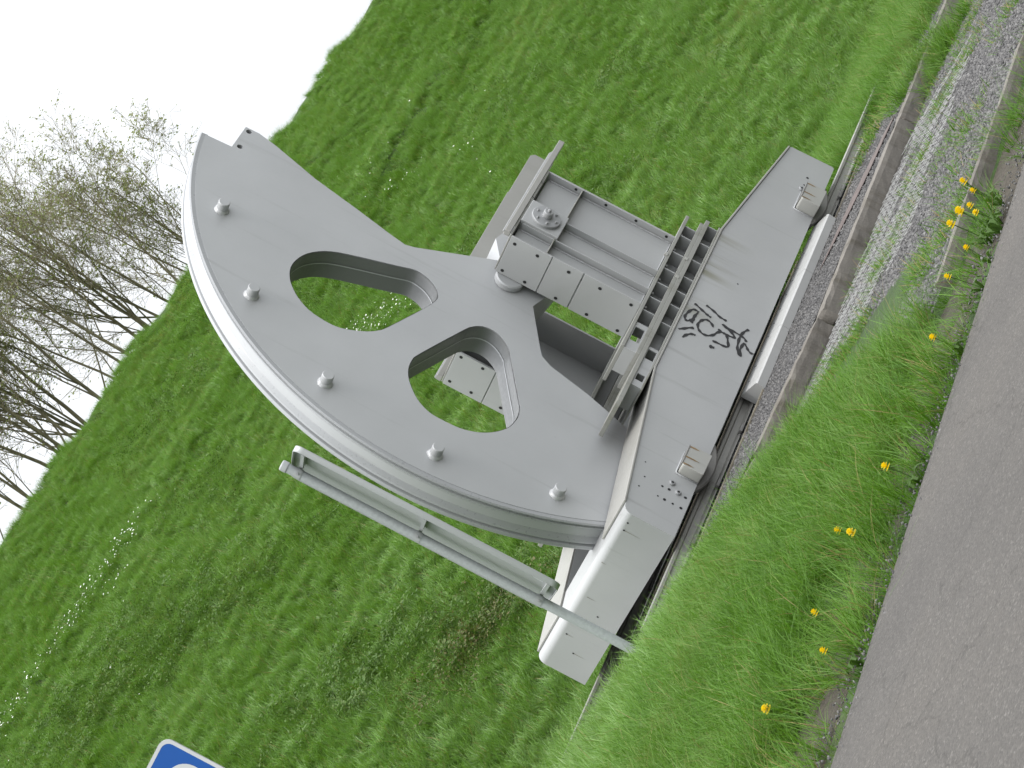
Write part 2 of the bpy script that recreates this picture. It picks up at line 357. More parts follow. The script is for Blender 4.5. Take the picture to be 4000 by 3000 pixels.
# ------------------------------------------------------------------ the cable sheave carriage
XC, ZC, RW = 2.92, 2.145, 3.10            # sheave centre and radius
Y0, Y1 = .512, .832                       # sheave faces
YM = .965                                 # mirror plane for the rear tower
car = thing('cable_sheave_carriage', 'large silver grey quarter sheave wheel standing on a tapered steel rail carriage', 'machine part')

def arc(cx, cz, r_, a0, a1, n): return [(cx+r_*math.cos(R(a0+(a1-a0)*i/n)), cz+r_*math.sin(R(a0+(a1-a0)*i/n))) for i in range(n+1)]
def rnd(poly, rad, n=6):                                         # round polygon corners
    out = []; m = len(poly)
    for i in range(m):
        p0, p, p1 = Vector(poly[i-1]), Vector(poly[i]), Vector(poly[(i+1) % m]); r_ = rad[i] if isinstance(rad, (list, tuple)) else rad
        if r_ <= 0: out.append(tuple(p)); continue
        a = (p0-p).normalized(); b = (p1-p).normalized(); ang = a.angle(b); d = min(r_/math.tan(ang/2), (p0-p).length*.48, (p1-p).length*.48); rr = d*math.tan(ang/2)
        c = p + (a+b).normalized()*(rr/math.sin(ang/2)); s, e = p+a*d-c, p+b*d-c
        a0 = math.atan2(s.y, s.x); da = (math.atan2(e.y, e.x)-a0+math.pi) % (2*math.pi)-math.pi
        out += [(c.x+rr*math.cos(a0+da*k/n), c.y+rr*math.sin(a0+da*k/n)) for k in range(n+1)]
    return out
# base profile seen from the front
PROF = rnd([(0, 0), (5.65, 0), (5.63, .468), (3.914, .71), (1.741, .71), (0, .45)], [.0, .03, .02, 0, 0, .085], 28)
LEFTP = [(0, 0), (.39, 0), (.39, .5082)] + [p for p in PROF if p[0] < .2 and p[1] > .1]
RIGHTP = [(5.30, 0), (5.65, 0), (5.63, .468), (5.30, .5145)]
fb = MB().prism(PROF, 0, .49).build('front_beam', M_FRONT, car)
rb = MB().prism(PROF, 1.51, 2.0).build('rear_beam', M_PAINT, car)
MB().prism(LEFTP, .4905, 1.5095).build('end_crossbeam', M_PAINT, car)
MB().prism(RIGHTP, .4905, 1.5095).build('end_crossbeam', M_PAINT, car)
# top flange plate standing 12 mm proud of the web
tops = [(.10, .4675), (1.741, .713), (3.914, .713), (5.615, .4735)]
def strip_poly(pts, t):
    return [(x, z) for x, z in pts] + [(x, z+t) for x, z in reversed(pts)]
for ya, yb, par in ((-.013, .485, fb), (1.515, 2.013, rb)):
    MB().prism(strip_poly(tops, .018), ya, yb).build('top_flange', M_WARM, par, bevel=.004)
# axle boxes, weld outline, drain holes
def axle_box(x0, x1, d, par, ysign=1):
    b = MB(); b.prism(rnd([(x0, -.004), (x1, -.012), (x1, .187), (x0, .187)], [.01, .01, .02, .02], 3), -d, -.001)
    o = b.build('axle_box', M_BOX, par, bevel=.006)
    k = MB(); k.tube([(x0-.006, -.004, .0), (x0-.006, -.004, .195), (x0+.004, -.006, .2), (x1, -.006, .2)], .008, 6).build('weld_bead', M_WELD, o, smooth=True)
    k = MB(); k.box(x0+.03, x1-.01, -d-.002, -.02, .1875, .196).build('rusty_lip', M_WHEEL, o)
    for xr, ln in ((x0+.02, .10), (x0+.105, .13), (x1-.03, .09)):
        k = MB(); k.add([(xr-.007, -d-.0015, .186), (xr+.009, -d-.0015, .186), (xr+.012, -d-.0015, .186-ln*.5), (xr+.003, -d-.0015, .186-ln), (xr-.003, -d-.0015, .186-ln*.6)], [(0, 1, 2, 3, 4)]); k.build('rust_run', M_RUN, o)
    return o
axle_box(.685, .95, .112, fb); axle_box(4.74, 5.02, .15, fb)
def disc(mb, x, y, z, r_, n=10): mb.add([(x+r_*math.cos(2*math.pi*i/n), y, z+r_*math.sin(2*math.pi*i/n)) for i in range(n)], [tuple(range(n))])
for x, z, r_ in ((.462, .253, .011), (.465, .193, .014), (.467, .046, .014), (.334, .254, .008), (.333, .194, .014), (.334, .12, .011), (.333, .046, .014), (.465, .474-.06, .008), (.336, .425, .008), (.626, .458, .007), (5.287, .198, .014), (5.158, .2, .009), (5.2, .14, .008), (5.06, .215, .010), (5.2, .09, .008), (3.30, .38, .008)):
    b = MB(); disc(b, x, -.0015, z, r_); b.build('bolt_hole', M_BLACK, fb)
for x, z in ((.475, .116), (.545, .191), (5.075, .208)):
    b = MB(); b.lathe((x, z), [(0, .026), (-.012, .026), (-.018, .02), (-.018, 0)], n=14); b.build('plug', M_BOLT, fb, smooth=False)
    b = MB(); disc(b, x, -.0195, z, .011); b.build('bolt_hole', M_BLACK, fb)
for y, z in ((.10, .375), (.19, .372), (1.55, .35), (1.72, .22), (1.2, .2)):
    b = MB(); b.add([(-.0015, y+.009*math.cos(a), z+.009*math.sin(a)) for a in [i*math.pi/4 for i in range(8)]], [tuple(range(8))]); b.build('bolt_hole', M_BLACK, fb)
for y, z, ln in ((.19, .372, .16), (1.55, .35, .07), (1.72, .22, .12), (.62, .40, .05), (1.05, .36, .09)):
    b = MB(); b.add([(-.0012, y-.004, z), (-.0012, y+.004, z), (-.0012, y+.0025, z-ln*.6), (-.0012, y, z-ln)], [(3, 2, 1, 0)]); b.build('drip_mark', M_DRIP, fb)
# spray tag
STROKES = [[(2.763, .653), (2.749, .615), (2.725, .562), (2.708, .522), (2.698, .491), (2.693, .47)],
 [(2.817, .555), (2.804, .505), (2.783, .453), (2.759, .406), (2.753, .365), (2.752, .333)],
 [(2.679, .585), (2.687, .613), (2.675, .644), (2.623, .668), (2.56, .68), (2.518, .676), (2.501, .653), (2.516, .63), (2.553, .612), (2.614, .603), (2.669, .591)],
 [(2.614, .603), (2.56, .603), (2.526, .602), (2.499, .607)],
 [(2.584, .418), (2.616, .438), (2.636, .473), (2.632, .506), (2.595, .534), (2.538, .549), (2.488, .539), (2.451, .508), (2.438, .471), (2.45, .429), (2.491, .39), (2.545, .367), (2.586, .339)],
 [(2.598, .373), (2.582, .338), (2.58, .286), (2.585, .242), (2.599, .209), (2.632, .244), (2.656, .291), (2.67, .329), (2.68, .349), (2.671, .284), (2.665, .225), (2.66, .167), (2.643, .122), (2.615, .103)],
 [(2.579, .32), (2.58, .297), (2.555, .273), (2.504, .25), (2.443, .232), (2.423, .269), (2.421, .325), (2.414, .376)],
 [(2.789, .124), (2.741, .15), (2.678, .167), (2.605, .169), (2.524, .16), (2.466, .146), (2.423, .122), (2.41, .096), (2.466, .123), (2.527, .124), (2.596, .115)],
 [(2.589, .113), (2.554, .08), (2.522, .054), (2.509, .022), (2.52, .004)],
 [(2.343, .684), (2.376, .649), (2.423, .607), (2.453, .566)],
 [(2.266, .622), (2.317, .603), (2.353, .575), (2.372, .547), (2.37, .527)],
 [(2.33, .382), (2.334, .361), (2.339, .334)]]
def catmull(p, k=6):
    p = [Vector(q) for q in p]; out = []
    for i in range(len(p)-1):
        a, b, c, d = p[max(i-1, 0)], p[i], p[i+1], p[min(i+2, len(p)-1)]
        for j in range(k):
            t = j/k; out.append(.5*((2*b)+(c-a)*t+(2*a-5*b+4*c-d)*t*t+(3*b-3*c+d-a)*t**3))
    return out+[p[-1]]
gm = MB()
for si, s in enumerate(STROKES):
    c = catmull(s); n = len(c)
    for ly, wd, half in ((0, .0085, 1),):
        vs = []
        for i, p in enumerate(c):
            d = (c[min(i+1, n-1)]-c[max(i-1, 0)]); d = d.normalized() if d.length else Vector((1, 0)); q = Vector((-d.y, d.x))
            e = (.0118 + .0035*math.sin(i*.7+si)) * (.45 if i in (0, n-1) else 1) * (1.5 if si == 11 else 1)
            for sgn in (-1, 1): vs.append((p.x+q.x*e*sgn, -.0022-.00003*(si+1)-.000002*i, p.y+q.y*e*sgn))
        gm.add(vs, [(2*i, 2*i+1, 2*i+3, 2*i+2) for i in range(n-1)])
go = gm.build('graffiti', M_SPRAY, fb); tag(go, 'black sprayed scribble of hand-drawn letters')

# ---- sheave
def rel(pts): return [(XC+a, ZC+b) for a, b in pts]
rim_arc = rel([(3.06*math.cos(R(a)), 3.06*math.sin(R(a))) for a in [101.2+(223-101.2)*i/90 for i in range(91)]])
outer = rel([(-.635, .905), (-.665, .99), (-.63, 1.16), (-.54, 1.52), (-.436, 1.98), (-.28, 2.45), (-.237, 2.63), (-.242, 2.765), (-.576, 2.752)])[::1] + rim_arc + \
        rel([(-1.80, -2.06), (-1.70, -2.02), (-1.45, -1.45), (-1.30, -1.03), (-1.20, -.64), (-1.135, -.53), (-1.03, -.47), (-.60, -.25), (-.30, -.34), (0, -.38), (.27, -.27), (.38, 0), (.27, .27), (0, .34), (-.25, .20)])
outer = outer[::-1]
h1 = rel([(-1.75, 1.654), (-1.637, 1.697), (-1.511, 1.698), (-1.369, 1.651), (-1.234, 1.537), (-1.133, 1.36), (-.967, .953), (-.905, .804), (-.905, .72), (-.935, .63), (-1.0, .545), (-1.063, .508), (-1.146, .502), (-1.309, .555), (-1.723, .724), (-1.82, .78), (-1.9, .86), (-1.985, .999), (-2.02, 1.10), (-2.022, 1.21), (-1.996, 1.362), (-1.919, 1.503), (-1.83, 1.597)])
h2 = rel([(-2.063, .397), (-1.95, .408), (-1.841, .383), (-1.336, .178), (-1.221, .12), (-1.15, .04), (-1.133, -.06), (-1.17, -.16), (-1.25, -.25), (-1.34, -.30), (-1.743, -.52), (-1.85, -.575), (-1.95, -.598), (-2.06, -.592), (-2.152, -.563), (-2.254, -.494), (-2.335, -.404), (-2.39, -.30), (-2.42, -.18), (-2.424, .014), (-2.395, .115), (-2.341, .205), (-2.255, .29), (-2.165, .355)])
def dense(l, k=4):
    n = len(l); P = [Vector(q) for q in l]; out = []
    for i in range(n):
        a, b, c, d = P[i-1], P[i], P[(i+1) % n], P[(i+2) % n]
        for j in range(k):
            t = j/k; q = .5*((2*b)+(c-a)*t+(2*a-5*b+4*c-d)*t*t+(3*b-3*c+d-a)*t**3); out.append((q.x, q.y))
    return out
h1, h2 = dense(h1, 3), dense(h2, 3)
bh = [[(x+.028*math.cos(a), z+.028*math.sin(a)) for a in [-i*math.pi/5 for i in range(10)]] for x, z in rel([(-.283, 2.715), (-.525, 2.695)])]
sh = MB().plate([outer, h1, h2] + bh, Y0, Y1).build('sheave', M_SHEAVE, car, bevel=.006)
for h in (h1, h2):                                               # seam and darker grey wall inside each opening
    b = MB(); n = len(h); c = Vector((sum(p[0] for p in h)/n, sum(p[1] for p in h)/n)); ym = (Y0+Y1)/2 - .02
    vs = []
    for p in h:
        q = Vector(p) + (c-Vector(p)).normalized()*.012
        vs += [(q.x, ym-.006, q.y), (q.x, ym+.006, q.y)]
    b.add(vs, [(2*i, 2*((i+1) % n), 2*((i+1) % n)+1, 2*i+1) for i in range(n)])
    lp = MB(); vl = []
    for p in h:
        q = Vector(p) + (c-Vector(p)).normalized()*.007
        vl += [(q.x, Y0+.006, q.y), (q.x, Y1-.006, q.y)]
    lo = lp.add(vl, [(2*i, 2*((i+1) % n), 2*((i+1) % n)+1, 2*i+1) for i in range(n)]).build('opening_wall', M_OPENING, sh, smooth=True)
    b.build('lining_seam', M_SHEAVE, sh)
prof = [(.516, 3.04), (.5135, 3.098), (.522, 3.110), (.540, 3.100), (.548, 3.078), (.560, 3.076), (.570, 3.094), (.585, 3.092), (.62, 3.062), (.67, 3.045), (.72, 3.062), (.755, 3.090), (.772, 3.094), (.780, 3.078), (.790, 3.078), (.798, 3.100), (.825, 3.106), (.838, 3.10), (.838, 3.04)]
MB().lathe((XC, ZC), prof, R(101.0), R(223), 120, True).build('grooved_rim', M_RIM, sh, smooth=False, bevel=0)
for a in (119.3, 139.8, 161.2, 183.1, 204.6):
    c = (XC+2.835*math.cos(R(a)), ZC+2.835*math.sin(R(a)))
    p = MB().lathe(c, [(Y0-.10, 0), (Y0-.10, .046), (Y0-.094, .051), (Y0-.03, .051), (Y0, .051)], n=24).build('pin', M_SHEAVE, sh, bevel=0)
    k = MB(); k.lathe(c, [(Y0-.030, .049), (Y0-.024, .056), (Y0-.010, .064), (Y0+.002, .068)], n=28)
    k.v = [(x+.006*noise.noise((x*40, y*40, z*40)), y, z+.006*noise.noise((x*40, y*40, z*40+7))) for x, y, z in k.v]
    k.build('weld_collar', M_WELD, p, smooth=True)
MB().lathe((2.455, 2.19), [(.446, 0), (.446, .122), (.456, .134), (.498, .134), (.511, .126)], n=40).build('hub_boss', M_SHEAVE, sh, bevel=0)
MB().lathe((2.88, 2.145), [(.833, .30), (1.48, .28), (1.48, 0)], n=40).build('hub_boss', M_SHEAVE, sh)
MB().lathe((2.88, 2.145), [(.02, .07), (.02, .09), (1.9, .09), (1.9, .07)], n=24).build('axle', M_PAINT, sh)
MB().prism([(2.75, 2.42), (4.085, 2.42), (4.085, 2.618), (4.03, 2.648), (2.75, 2.630)], .845, .862).build('arm_plate', M_WARM, sh, bevel=.003)
MB().prism([(3.9, 2.42), (4.776, 2.42), (4.776, 2.614), (4.73, 2.648), (3.9, 2.640)], .866, .884).build('arm_plate', M_WARM, sh, bevel=.003)
MB().box(2.99, 3.10, .80, .86, 2.40, 2.475).build('stop_block', M_WARM, sh, bevel=.008)

# ---- bearing towers (front one and its mirror image on the rear beam)
def bead(p0, p1, r_=.007, n=40):
    p0, p1 = Vector(p0), Vector(p1); b = MB(); pts = [p0.lerp(p1, i/n) for i in range(n+1)]
    b.tube(pts, [r_*(1+.35*noise.noise((i*.9, p0.x*9, p0.z*9))) for i in range(n+1)], 5); return b
def tower(flip):
    t = MB().box(2.44, 3.49, .085, .105, 1.066, 2.32); t = (t.mirror(YM) if flip else t).build('bearing_tower', M_PAINT, car, bevel=.003)
    def part(name, mb, mat=M_PAINT, bev=.004, par=None, smooth=False):
        if flip: mb = mb.mirror(YM)
        return mb.build(name, mat, par or t, bevel=bev, smooth=smooth)
    part('side_flange', MB().box(3.49, 3.512, .012, .44, 1.066, 2.335))
    lf = part('side_flange', MB().box(2.44, 2.452, .014, .44, 1.066, 2.335))
    for z0, z1, x in ((1.936, 2.333, 2.426), (1.629, 1.928, 2.4285), (1.068, 1.616, 2.427)):
        part('cover_plate', MB().box(x, 2.4399, .010, .442, z0, z1), bev=.003, par=t)
    for z in (2.28, 2.058, 1.753, 1.446, 1.141):
        for y in (.073, .40):
            b = MB(); b.add([(2.4255 if z < 2 and z > 1.63 else 2.4245, y+.017*math.cos(a), z+.017*math.sin(a)) for a in [i*math.pi/5 for i in range(10)]], [tuple(range(10))]); part('bolt_hole', b, M_BLACK, 0)
    for z in (2.056, 1.752, 1.447, 1.139):
        b = MB(); b.add([(3.4885, .042+.015*math.cos(a), z+.015*math.sin(a)) for a in [i*math.pi/5 for i in range(10)]], [tuple(range(10))]); part('bolt_hole', b, M_BLACK, 0)
    part('rib', MB().box(2.945, 2.957, .012, .085, 1.066, 1.990)); part('rib', MB().box(2.659, 2.671, .012, .085, 1.066, 2.305))
    part('cross_rib', MB().box(2.452, 3.489, .010, .085, 1.991, 2.003), M_FLANGE)
    part('top_flange', MB().box(2.44, 3.515, .010, .44, 2.3365, 2.352), M_FLANGE)
    for x, z0, z1 in ((3.478, 1.07, 1.985), (3.478, 2.01, 2.3), (2.934, 1.07, 1.985), (2.648, 1.07, 1.985), (2.648, 2.01, 2.29)):
        part('weld_bead', bead((x, .080, z0), (x, .080, z1)), M_WELD, 0, smooth=True)
    part('weld_bead', bead((2.46, .082, 1.074), (3.48, .082, 1.074)), M_WELD, 0, smooth=True)
    part('top_bar', MB().box(2.45, 3.98, -.006, .055, 2.358, 2.412), M_WARM, .005)
    part('top_bar_cap', MB().prism([(2.45, 2.4125), (3.79, 2.4125), (3.74, 2.432), (2.45, 2.426)], .004, .03), M_WELD, .003)
    bp = part('bearing_plate', MB().prism([(2.672, 1.975), (3.0, 1.975), (3.0, 2.335), (2.672, 2.335)], -.012, .030), M_PAINT, .006)
    part('bearing_block', MB().box(2.672, 3.0, .031, .44, 2.004, 2.3355), M_PAINT, 0)
    cx, cz = 2.835, 2.152
    part('bearing_cap', MB().lathe((cx, cz), [(-.012, .135), (-.034, .135), (-.040, .130), (-.042, .06), (-.044, .045), (-.095, .045), (-.102, .038), (-.102, .016), (-.125, .014), (-.128, .010), (-.128, 0)], n=36), M_BOLT, 0, bp)
    for i in range(6):
        a = i*math.pi/3+.3; part('cap_bolt', MB().lathe((cx+.098*math.cos(a), cz+.098*math.sin(a)), [(-.040, .013), (-.062, .012), (-.062, 0)], n=6), M_BOLT, 0, bp)
    for x in (3.301, 3.05): part('rust_patch', MB().box(x, x+.03, .004, .009, 2.336, 2.356), M_WHEEL, 0)
    # stiffened girders between tower and beam
    g = MB().box(1.803, 3.857, -.004, .445, 1.032, 1.065)
    g = (g.mirror(YM) if flip else g).build('support_girder', M_FLANGE, car, bevel=.004)
    P = lambda n, mb, m=M_PAINT, bev=.003: part(n, mb, m, bev, g)
    P('web', MB().box(2.18, 3.84, .15, .165, .9215, 1.0315)); P('web', MB().box(1.96, 3.86, .15, .165, .7505, .8435))
    P('flange', MB().box(1.80, 3.86, -.002, .445, .886, .921), M_FLANGE); P('flange', MB().box(1.147, 3.93, -.006, .448, .844, .8845), M_FLANGE)
    P('flange', MB().box(1.40, 3.93, .000, .445, .7325, .7500), M_FLANGE)
    for x in (3.72, 3.567, 3.30, 3.032, 2.805, 2.578, 2.375, 2.178): P('stiffener', MB().box(x-.006, x+.006, .010, .1495, .9215, 1.0315))
    for x in (3.878, 3.60, 3.323, 3.051, 2.824, 2.613, 2.335, 1.96): P('stiffener', MB().box(x-.006, x+.006, .010, .1495 if x < 3.86 else .40, .7505, .8435))
    rect = lambda a, b, c, d: [(a, c), (b, c), (b, d), (a, d)]
    P('end_plate', MB().plate([rect(1.803, 2.172, .9215, 1.0315), rect(1.93, 2.12, .935, 1.020)[::-1]], .010, .022), M_PAINT, 0)
    P('end_plate', MB().plate([rect(1.42, 1.955, .7505, .8435), rect(1.80, 1.93, .76, .836)[::-1], rect(1.50, 1.585, .762, .830)[::-1]], .010, .022), M_PAINT, 0)
    P('end_plate', MB().box(1.803, 1.815, .0225, .30, .9215, 1.0315)); P('end_plate', MB().box(1.42, 1.432, .0225, .30, .7505, .8435)); P('end_plate', MB().box(1.60, 1.612, .0225, .30, .7505, .8435))
    for x, z in ((3.20, 1.066), (3.27, .887), (2.98, .887)):
        b = MB().lathe((x, 0), [(0, .001)], n=3); P('bolt', MB().box(x-.018, x+.018, -.012, .012, z-.012, z+.02), M_BOX)
    for x in (3.60, 3.36, 3.10, 2.88, 2.66, 2.44): P('bolt', MB().box(x-.012, x+.012, .03, .055, 1.012, 1.0315), M_BOLT, 0)
    return t
tower(False); tower(True)
# ---- rail wheels running inside the beams
for xc in (.93, 4.98):
    for yb, sg in ((.012, 1), (1.988, -1)):
        b = MB().lathe((xc, .505), [(yb, .45), (yb, .585), (yb+.010*sg, .600), (yb+.062*sg, .600), (yb+.072*sg, .58), (yb+.08*sg, .552), (yb+.22*sg, .55), (yb+.22*sg, .45)], R(220), R(320), 40, True)
        b.v = [v for v in b.v]
        b.build('rail_wheel', M_WHEEL, car)

# ------------------------------------------------------------------ rails and rail guard
def rail(y, x0, x1, label):
    t = thing('steel_rail', label, 'rail', (0, 0, 0))
    p = [(-.075, -.177), (.075, -.177), (.075, -.165), (.02, -.150), (.014, -.100), (.036, -.088), (.036, -.066), (.030, -.0605), (-.030, -.0605), (-.036, -.066), (-.036, -.088), (-.014, -.100), (-.02, -.150), (-.075, -.165)]
    b = MB(); n = len(p); xs = fl(x0, x1, 12)
    vs = [(x, y+a, z) for x in xs for a, z in p]; fs = [(i*n+q, (i+1)*n+q, (i+1)*n+(q+1) % n, i*n+(q+1) % n) for i in range(12) for q in range(n)]
    fs += [tuple(range(n)), tuple(12*n+q for q in reversed(range(n)))]
    b.add(vs, fs).build('rail_bar', M_RAIL, t)
    for i in range(int((x1-x0)/.75)):
        x = x0+.3+.75*i
        MB().box(x-.05, x+.05, y+.045, y+.11, -.177, -.150).build('rail_clip', M_WHEEL, t, bevel=.006)
        MB().box(x-.05, x+.05, y-.11, y-.045, -.177, -.150).build('rail_clip', M_WHEEL, t, bevel=.006)
    return t
rail(.17, -.9, 8.6, 'pale painted rail under the front beam nearest the kerb')
rail(1.86, -1.35, 7.4, 'pale painted rail under the rear beam nearest the embankment')
gd = thing('rail_guard', 'folded light grey sheet guard over the front rail between the axle boxes', 'guard')
for i, (xa, xb) in enumerate(((2.03, 2.905), (2.909, 3.795), (3.799, 4.74))):
    y0 = -.115; pr_ = [(y0-.004, -.19), (y0-.012, -.115), (y0-.002, -.100), (.085, -.048), (.085, -.056), (y0+.004, -.110), (y0-.004, -.117), (y0+.006, -.19)]
    b = MB(); n = len(pr_); b.add([(x, y, z) for x in (xa, xb) for y, z in pr_], [(q, n+q, n+(q+1) % n, (q+1) % n) for q in range(n)] + [tuple(range(n)), tuple(n+q for q in reversed(range(n)))])
    p = b.build('panel', M_COVER, gd)
    for k in range(4):
        x = xa+.1+(xb-xa-.2)*k/3; c = MB(); c.add([(x+.007*math.cos(a), -.02+.012*math.cos(a)*0+.012*math.sin(a), -.1055+.52*(.097+.012*math.sin(a))+.0015) for a in [j*math.pi/4 for j in range(8)]], [tuple(range(8))]); c.build('rivet_hole', M_BLACK, p)
b = MB(); b.add([(2.026, -.125, -.19), (2.026, -.127, -.115), (2.026, -.115, -.100), (2.026, .085, -.048), (2.026, .085, -.19)], [(0, 1, 2, 3, 4)]); b.build('end_cap', M_COVER, gd)

# ------------------------------------------------------------------ kerbs
def block(name, L, W, H, seed, mat=M_CONC):
    b = MB(); nx, ny, nz = max(4, int(L/.12)), 3, 4
    idx = {}; vs = []
    def V(i, j, k):
        if (i, j, k) not in idx:
            x, y, z = L*i/nx, W*j/ny, H*k/nz
            e = sum((i in (0, nx), j in (0, ny), k in (0, nz)))
            n = noise.noise((x*5+seed*9, y*5, z*5)); n2 = noise.noise((x*17+seed*9, y*17, z*17))
            s = .004*n2 + .006*n + (-.012*max(0, noise.noise((x*8+seed*3, 1, 2))) if e >= 2 else 0)
            c = Vector((x-L/2, y-W/2, z-H/2)); d = Vector((1 if i == nx else -1 if i == 0 else 0, 1 if j == ny else -1 if j == 0 else 0, 1 if k == nz else -1 if k == 0 else 0))
            vs.append(tuple(Vector((x, y, z)) + d*s - (d*.006 if e >= 2 else d*0))); idx[(i, j, k)] = len(vs)-1
        return idx[(i, j, k)]
    fs = []
    for i in range(nx):
        for j in range(ny):
            fs += [(V(i, j, 0), V(i, j+1, 0), V(i+1, j+1, 0), V(i+1, j, 0)), (V(i, j, nz), V(i+1, j, nz), V(i+1, j+1, nz), V(i, j+1, nz))]
        for k in range(nz):
            fs += [(V(i, 0, k), V(i+1, 0, k), V(i+1, 0, k+1), V(i, 0, k+1)), (V(i, ny, k), V(i, ny, k+1), V(i+1, ny, k+1), V(i+1, ny, k))]
    for j in range(ny):
        for k in range(nz):
            fs += [(V(0, j, k), V(0, j, k+1), V(0, j+1, k+1), V(0, j+1, k)), (V(nx, j, k), V(nx, j+1, k), V(nx, j+1, k+1), V(nx, j, k+1))]
    return b.add(vs, fs).build(name, mat, smooth=False)
for x, y, L, rz, z, lab in ((-.50, -.72, .70, -30, -.40, 'short sunken concrete kerb stone at the ragged grass edge'),
                            (.14, -1.08, 1.36, -18.0, -.385, 'skewed concrete kerb stone shifted out of line below the left wheel'),
                            (1.50, -1.56, 3.06, .6, -.385, 'long concrete kerb stone in front of the rail guard'),
                            (4.58, -1.535, 2.0, .8, -.385, 'cracked concrete kerb stone behind the tall grass clump'),
                            (6.60, -1.50, 3.2, .6, -.385, 'farthest concrete kerb stone beyond the grass clump')):
    o = block('kerb_stone', L, .17, .19, x); o.location = (x, y, z); o.rotation_euler.z = R(rz); tag(o, lab, 'kerb', 'concrete kerb stones along the gravel bed')
for x, L, lab in ((-2.30, 1.0, 'lowest edging stone nearly buried in the verge grass'), (-1.25, 1.0, 'low buried edging stone beside the dandelions'), (-.22, 1.0, 'middle low edging stone at the far edge of the gravel strip'), (.82, 1.0, 'overgrown far low edging stone beside the road verge')):
    o = block('edging_stone', L, .06, .16, x+4); o.location = (x, -4.94, -.475); o.rotation_euler.z = R(.8); tag(o, lab, 'kerb', 'low edging stones by the road')
b = MB(); b.prism([(3.28, -.57), (3.75, -.95), (4.2, -1.14), (4.9, -1.30), (4.9, -1.12), (4.3, -.76), (3.8, -.64)], 0, .008)
b.v = [(x, z, -.186+y) for x, y, z in b.v]; b.f = [tuple(reversed(q)) for q in b.f]
tag(b.build('rusted_sheet', M_RUSTBAR, bevel=.003), 'reddish brown rusted steel sheet tapering across the gravel bed', 'scrap metal')

# ------------------------------------------------------------------ wire netting pegged over the gravel below the kerb
def edge_y(x): return -1.68 - 1.55*smoothstep(-.4, .4, x) + .35*smoothstep(1.5, 4.5, x) + .22*noise.noise((x*1.7, 3, 0))
mb = MB(); ry = 0
for k in range(20):
    y = -1.64 - k*.098
    if y < -3.5: break
    run = []; side = k % 2
    for i in range(108):
        x = -.85 + i*.056
        ok = y > edge_y(x) and x < 4.3 and x > -.75 and noise.noise((x*2.2, y*2.6, 8)) < .28
        yy = y + .02*noise.noise((x*2.1, y*2.1, 31)) + (.040 if (i//1) % 2 == 0 else -.040)*(1 if side else -1); zz = -.338+.012*noise.noise((x*4, y*4, 2)) + .004*((i+side) % 2)
        if ok: run.append((x, yy, zz))
        if (not ok or i == 107) and run:
            if len(run) > 3: mb.tube(run, .0030, 4)
            run = []
        elif not ok: run = []
tag(mb.build('wire_netting', M_WIRE), 'pale wire netting laid over the gravel at the foot of the kerb', 'netting')

# ------------------------------------------------------------------ sign board seen from behind, almost edge-on
px, py = -1.36, -.06
sg = thing('sign_board', 'tall narrow white sign board on galvanised pole seen from behind', 'sign', (px, py, -.25))
L_ = lambda mb, n, m, bev=0, sm=False, par=None: mb.build(n, m, par or sg, bevel=bev, smooth=sm)
post = MB(); post.tube([(0, 0, -.1), (0, 0, -.095), (0, 0, 1.5), (0, 0, 3.115), (0, 0, 3.12)], 0.038, 24, True); L_(post, 'pole', M_GALV, 0, True)
cp = MB(); cp.tube([(0, 0, 3.12), (0, 0, 3.16), (0, 0, 3.165), (0, 0, 3.172), (0, 0, 3.173)], [.043, .043, .042, .036, .001], 24, False); L_(cp, 'pole_cap', M_SIGNBACK, 0, True)
# panel plane: seen from the camera at a grazing angle; local axis a runs across the panel
va = Vector((math.cos(R(58)), math.sin(R(58)), 0)); vn = Vector((va.y, -va.x, 0))      # vn: panel front normal (away from the camera)
PW0, PW1, PZ0, PZ1, PD = -.42, .46, .92, 3.115, .044
def pp(a, d, z): q = va*a + vn*d; return (q.x, q.y, z)
outl = rnd([(PW0, PZ0), (PW1, PZ0), (PW1, PZ1), (PW0, PZ1)], .07, 6)
n = len(outl); b = MB(); inn = [(PW0+.006+(x-PW0)*(PW1-PW0-.012)/(PW1-PW0), PZ0+.006+(z-PZ0)*(PZ1-PZ0-.012)/(PZ1-PZ0)) for x, z in outl]
b.add([pp(x, .055+PD, z) for x, z in outl] + [pp(x, .055+PD-.004, z) for x, z in outl], [tuple(range(n)), tuple(2*n-1-i for i in range(n))] + [(i, n+i, n+(i+1) % n, (i+1) % n) for i in range(n)])
pn = L_(b, 'panel', M_SIGNBACK)
b = MB(); q4 = [pp(x, .05, z) for x, z in outl] + [pp(x, .055+PD-.0045, z) for x, z in outl] + [pp(x, .05, z) for x, z in inn] + [pp(x, .055+PD-.0045, z) for x, z in inn]
fs = []
for i in range(n):
    j = (i+1) % n; fs += [(i, j, n+j, n+i), (2*n+j, 2*n+i, 3*n+i, 3*n+j), (i, 2*n+i, 2*n+j, j)]
b.add(q4, fs); L_(b, 'folded_rim', M_SIGNBACK, 0, True, pn)
b = MB(); b.add([pp(-.38, .0545+PD-.006, 1.04), pp(-.20, .0545+PD-.006, 1.04), pp(-.20, .0545+PD-.006, 1.12), pp(-.38, .0545+PD-.006, 1.12)], [(3, 2, 1, 0)]); L_(b, 'sticker', M_LABEL, 0, False, pn)
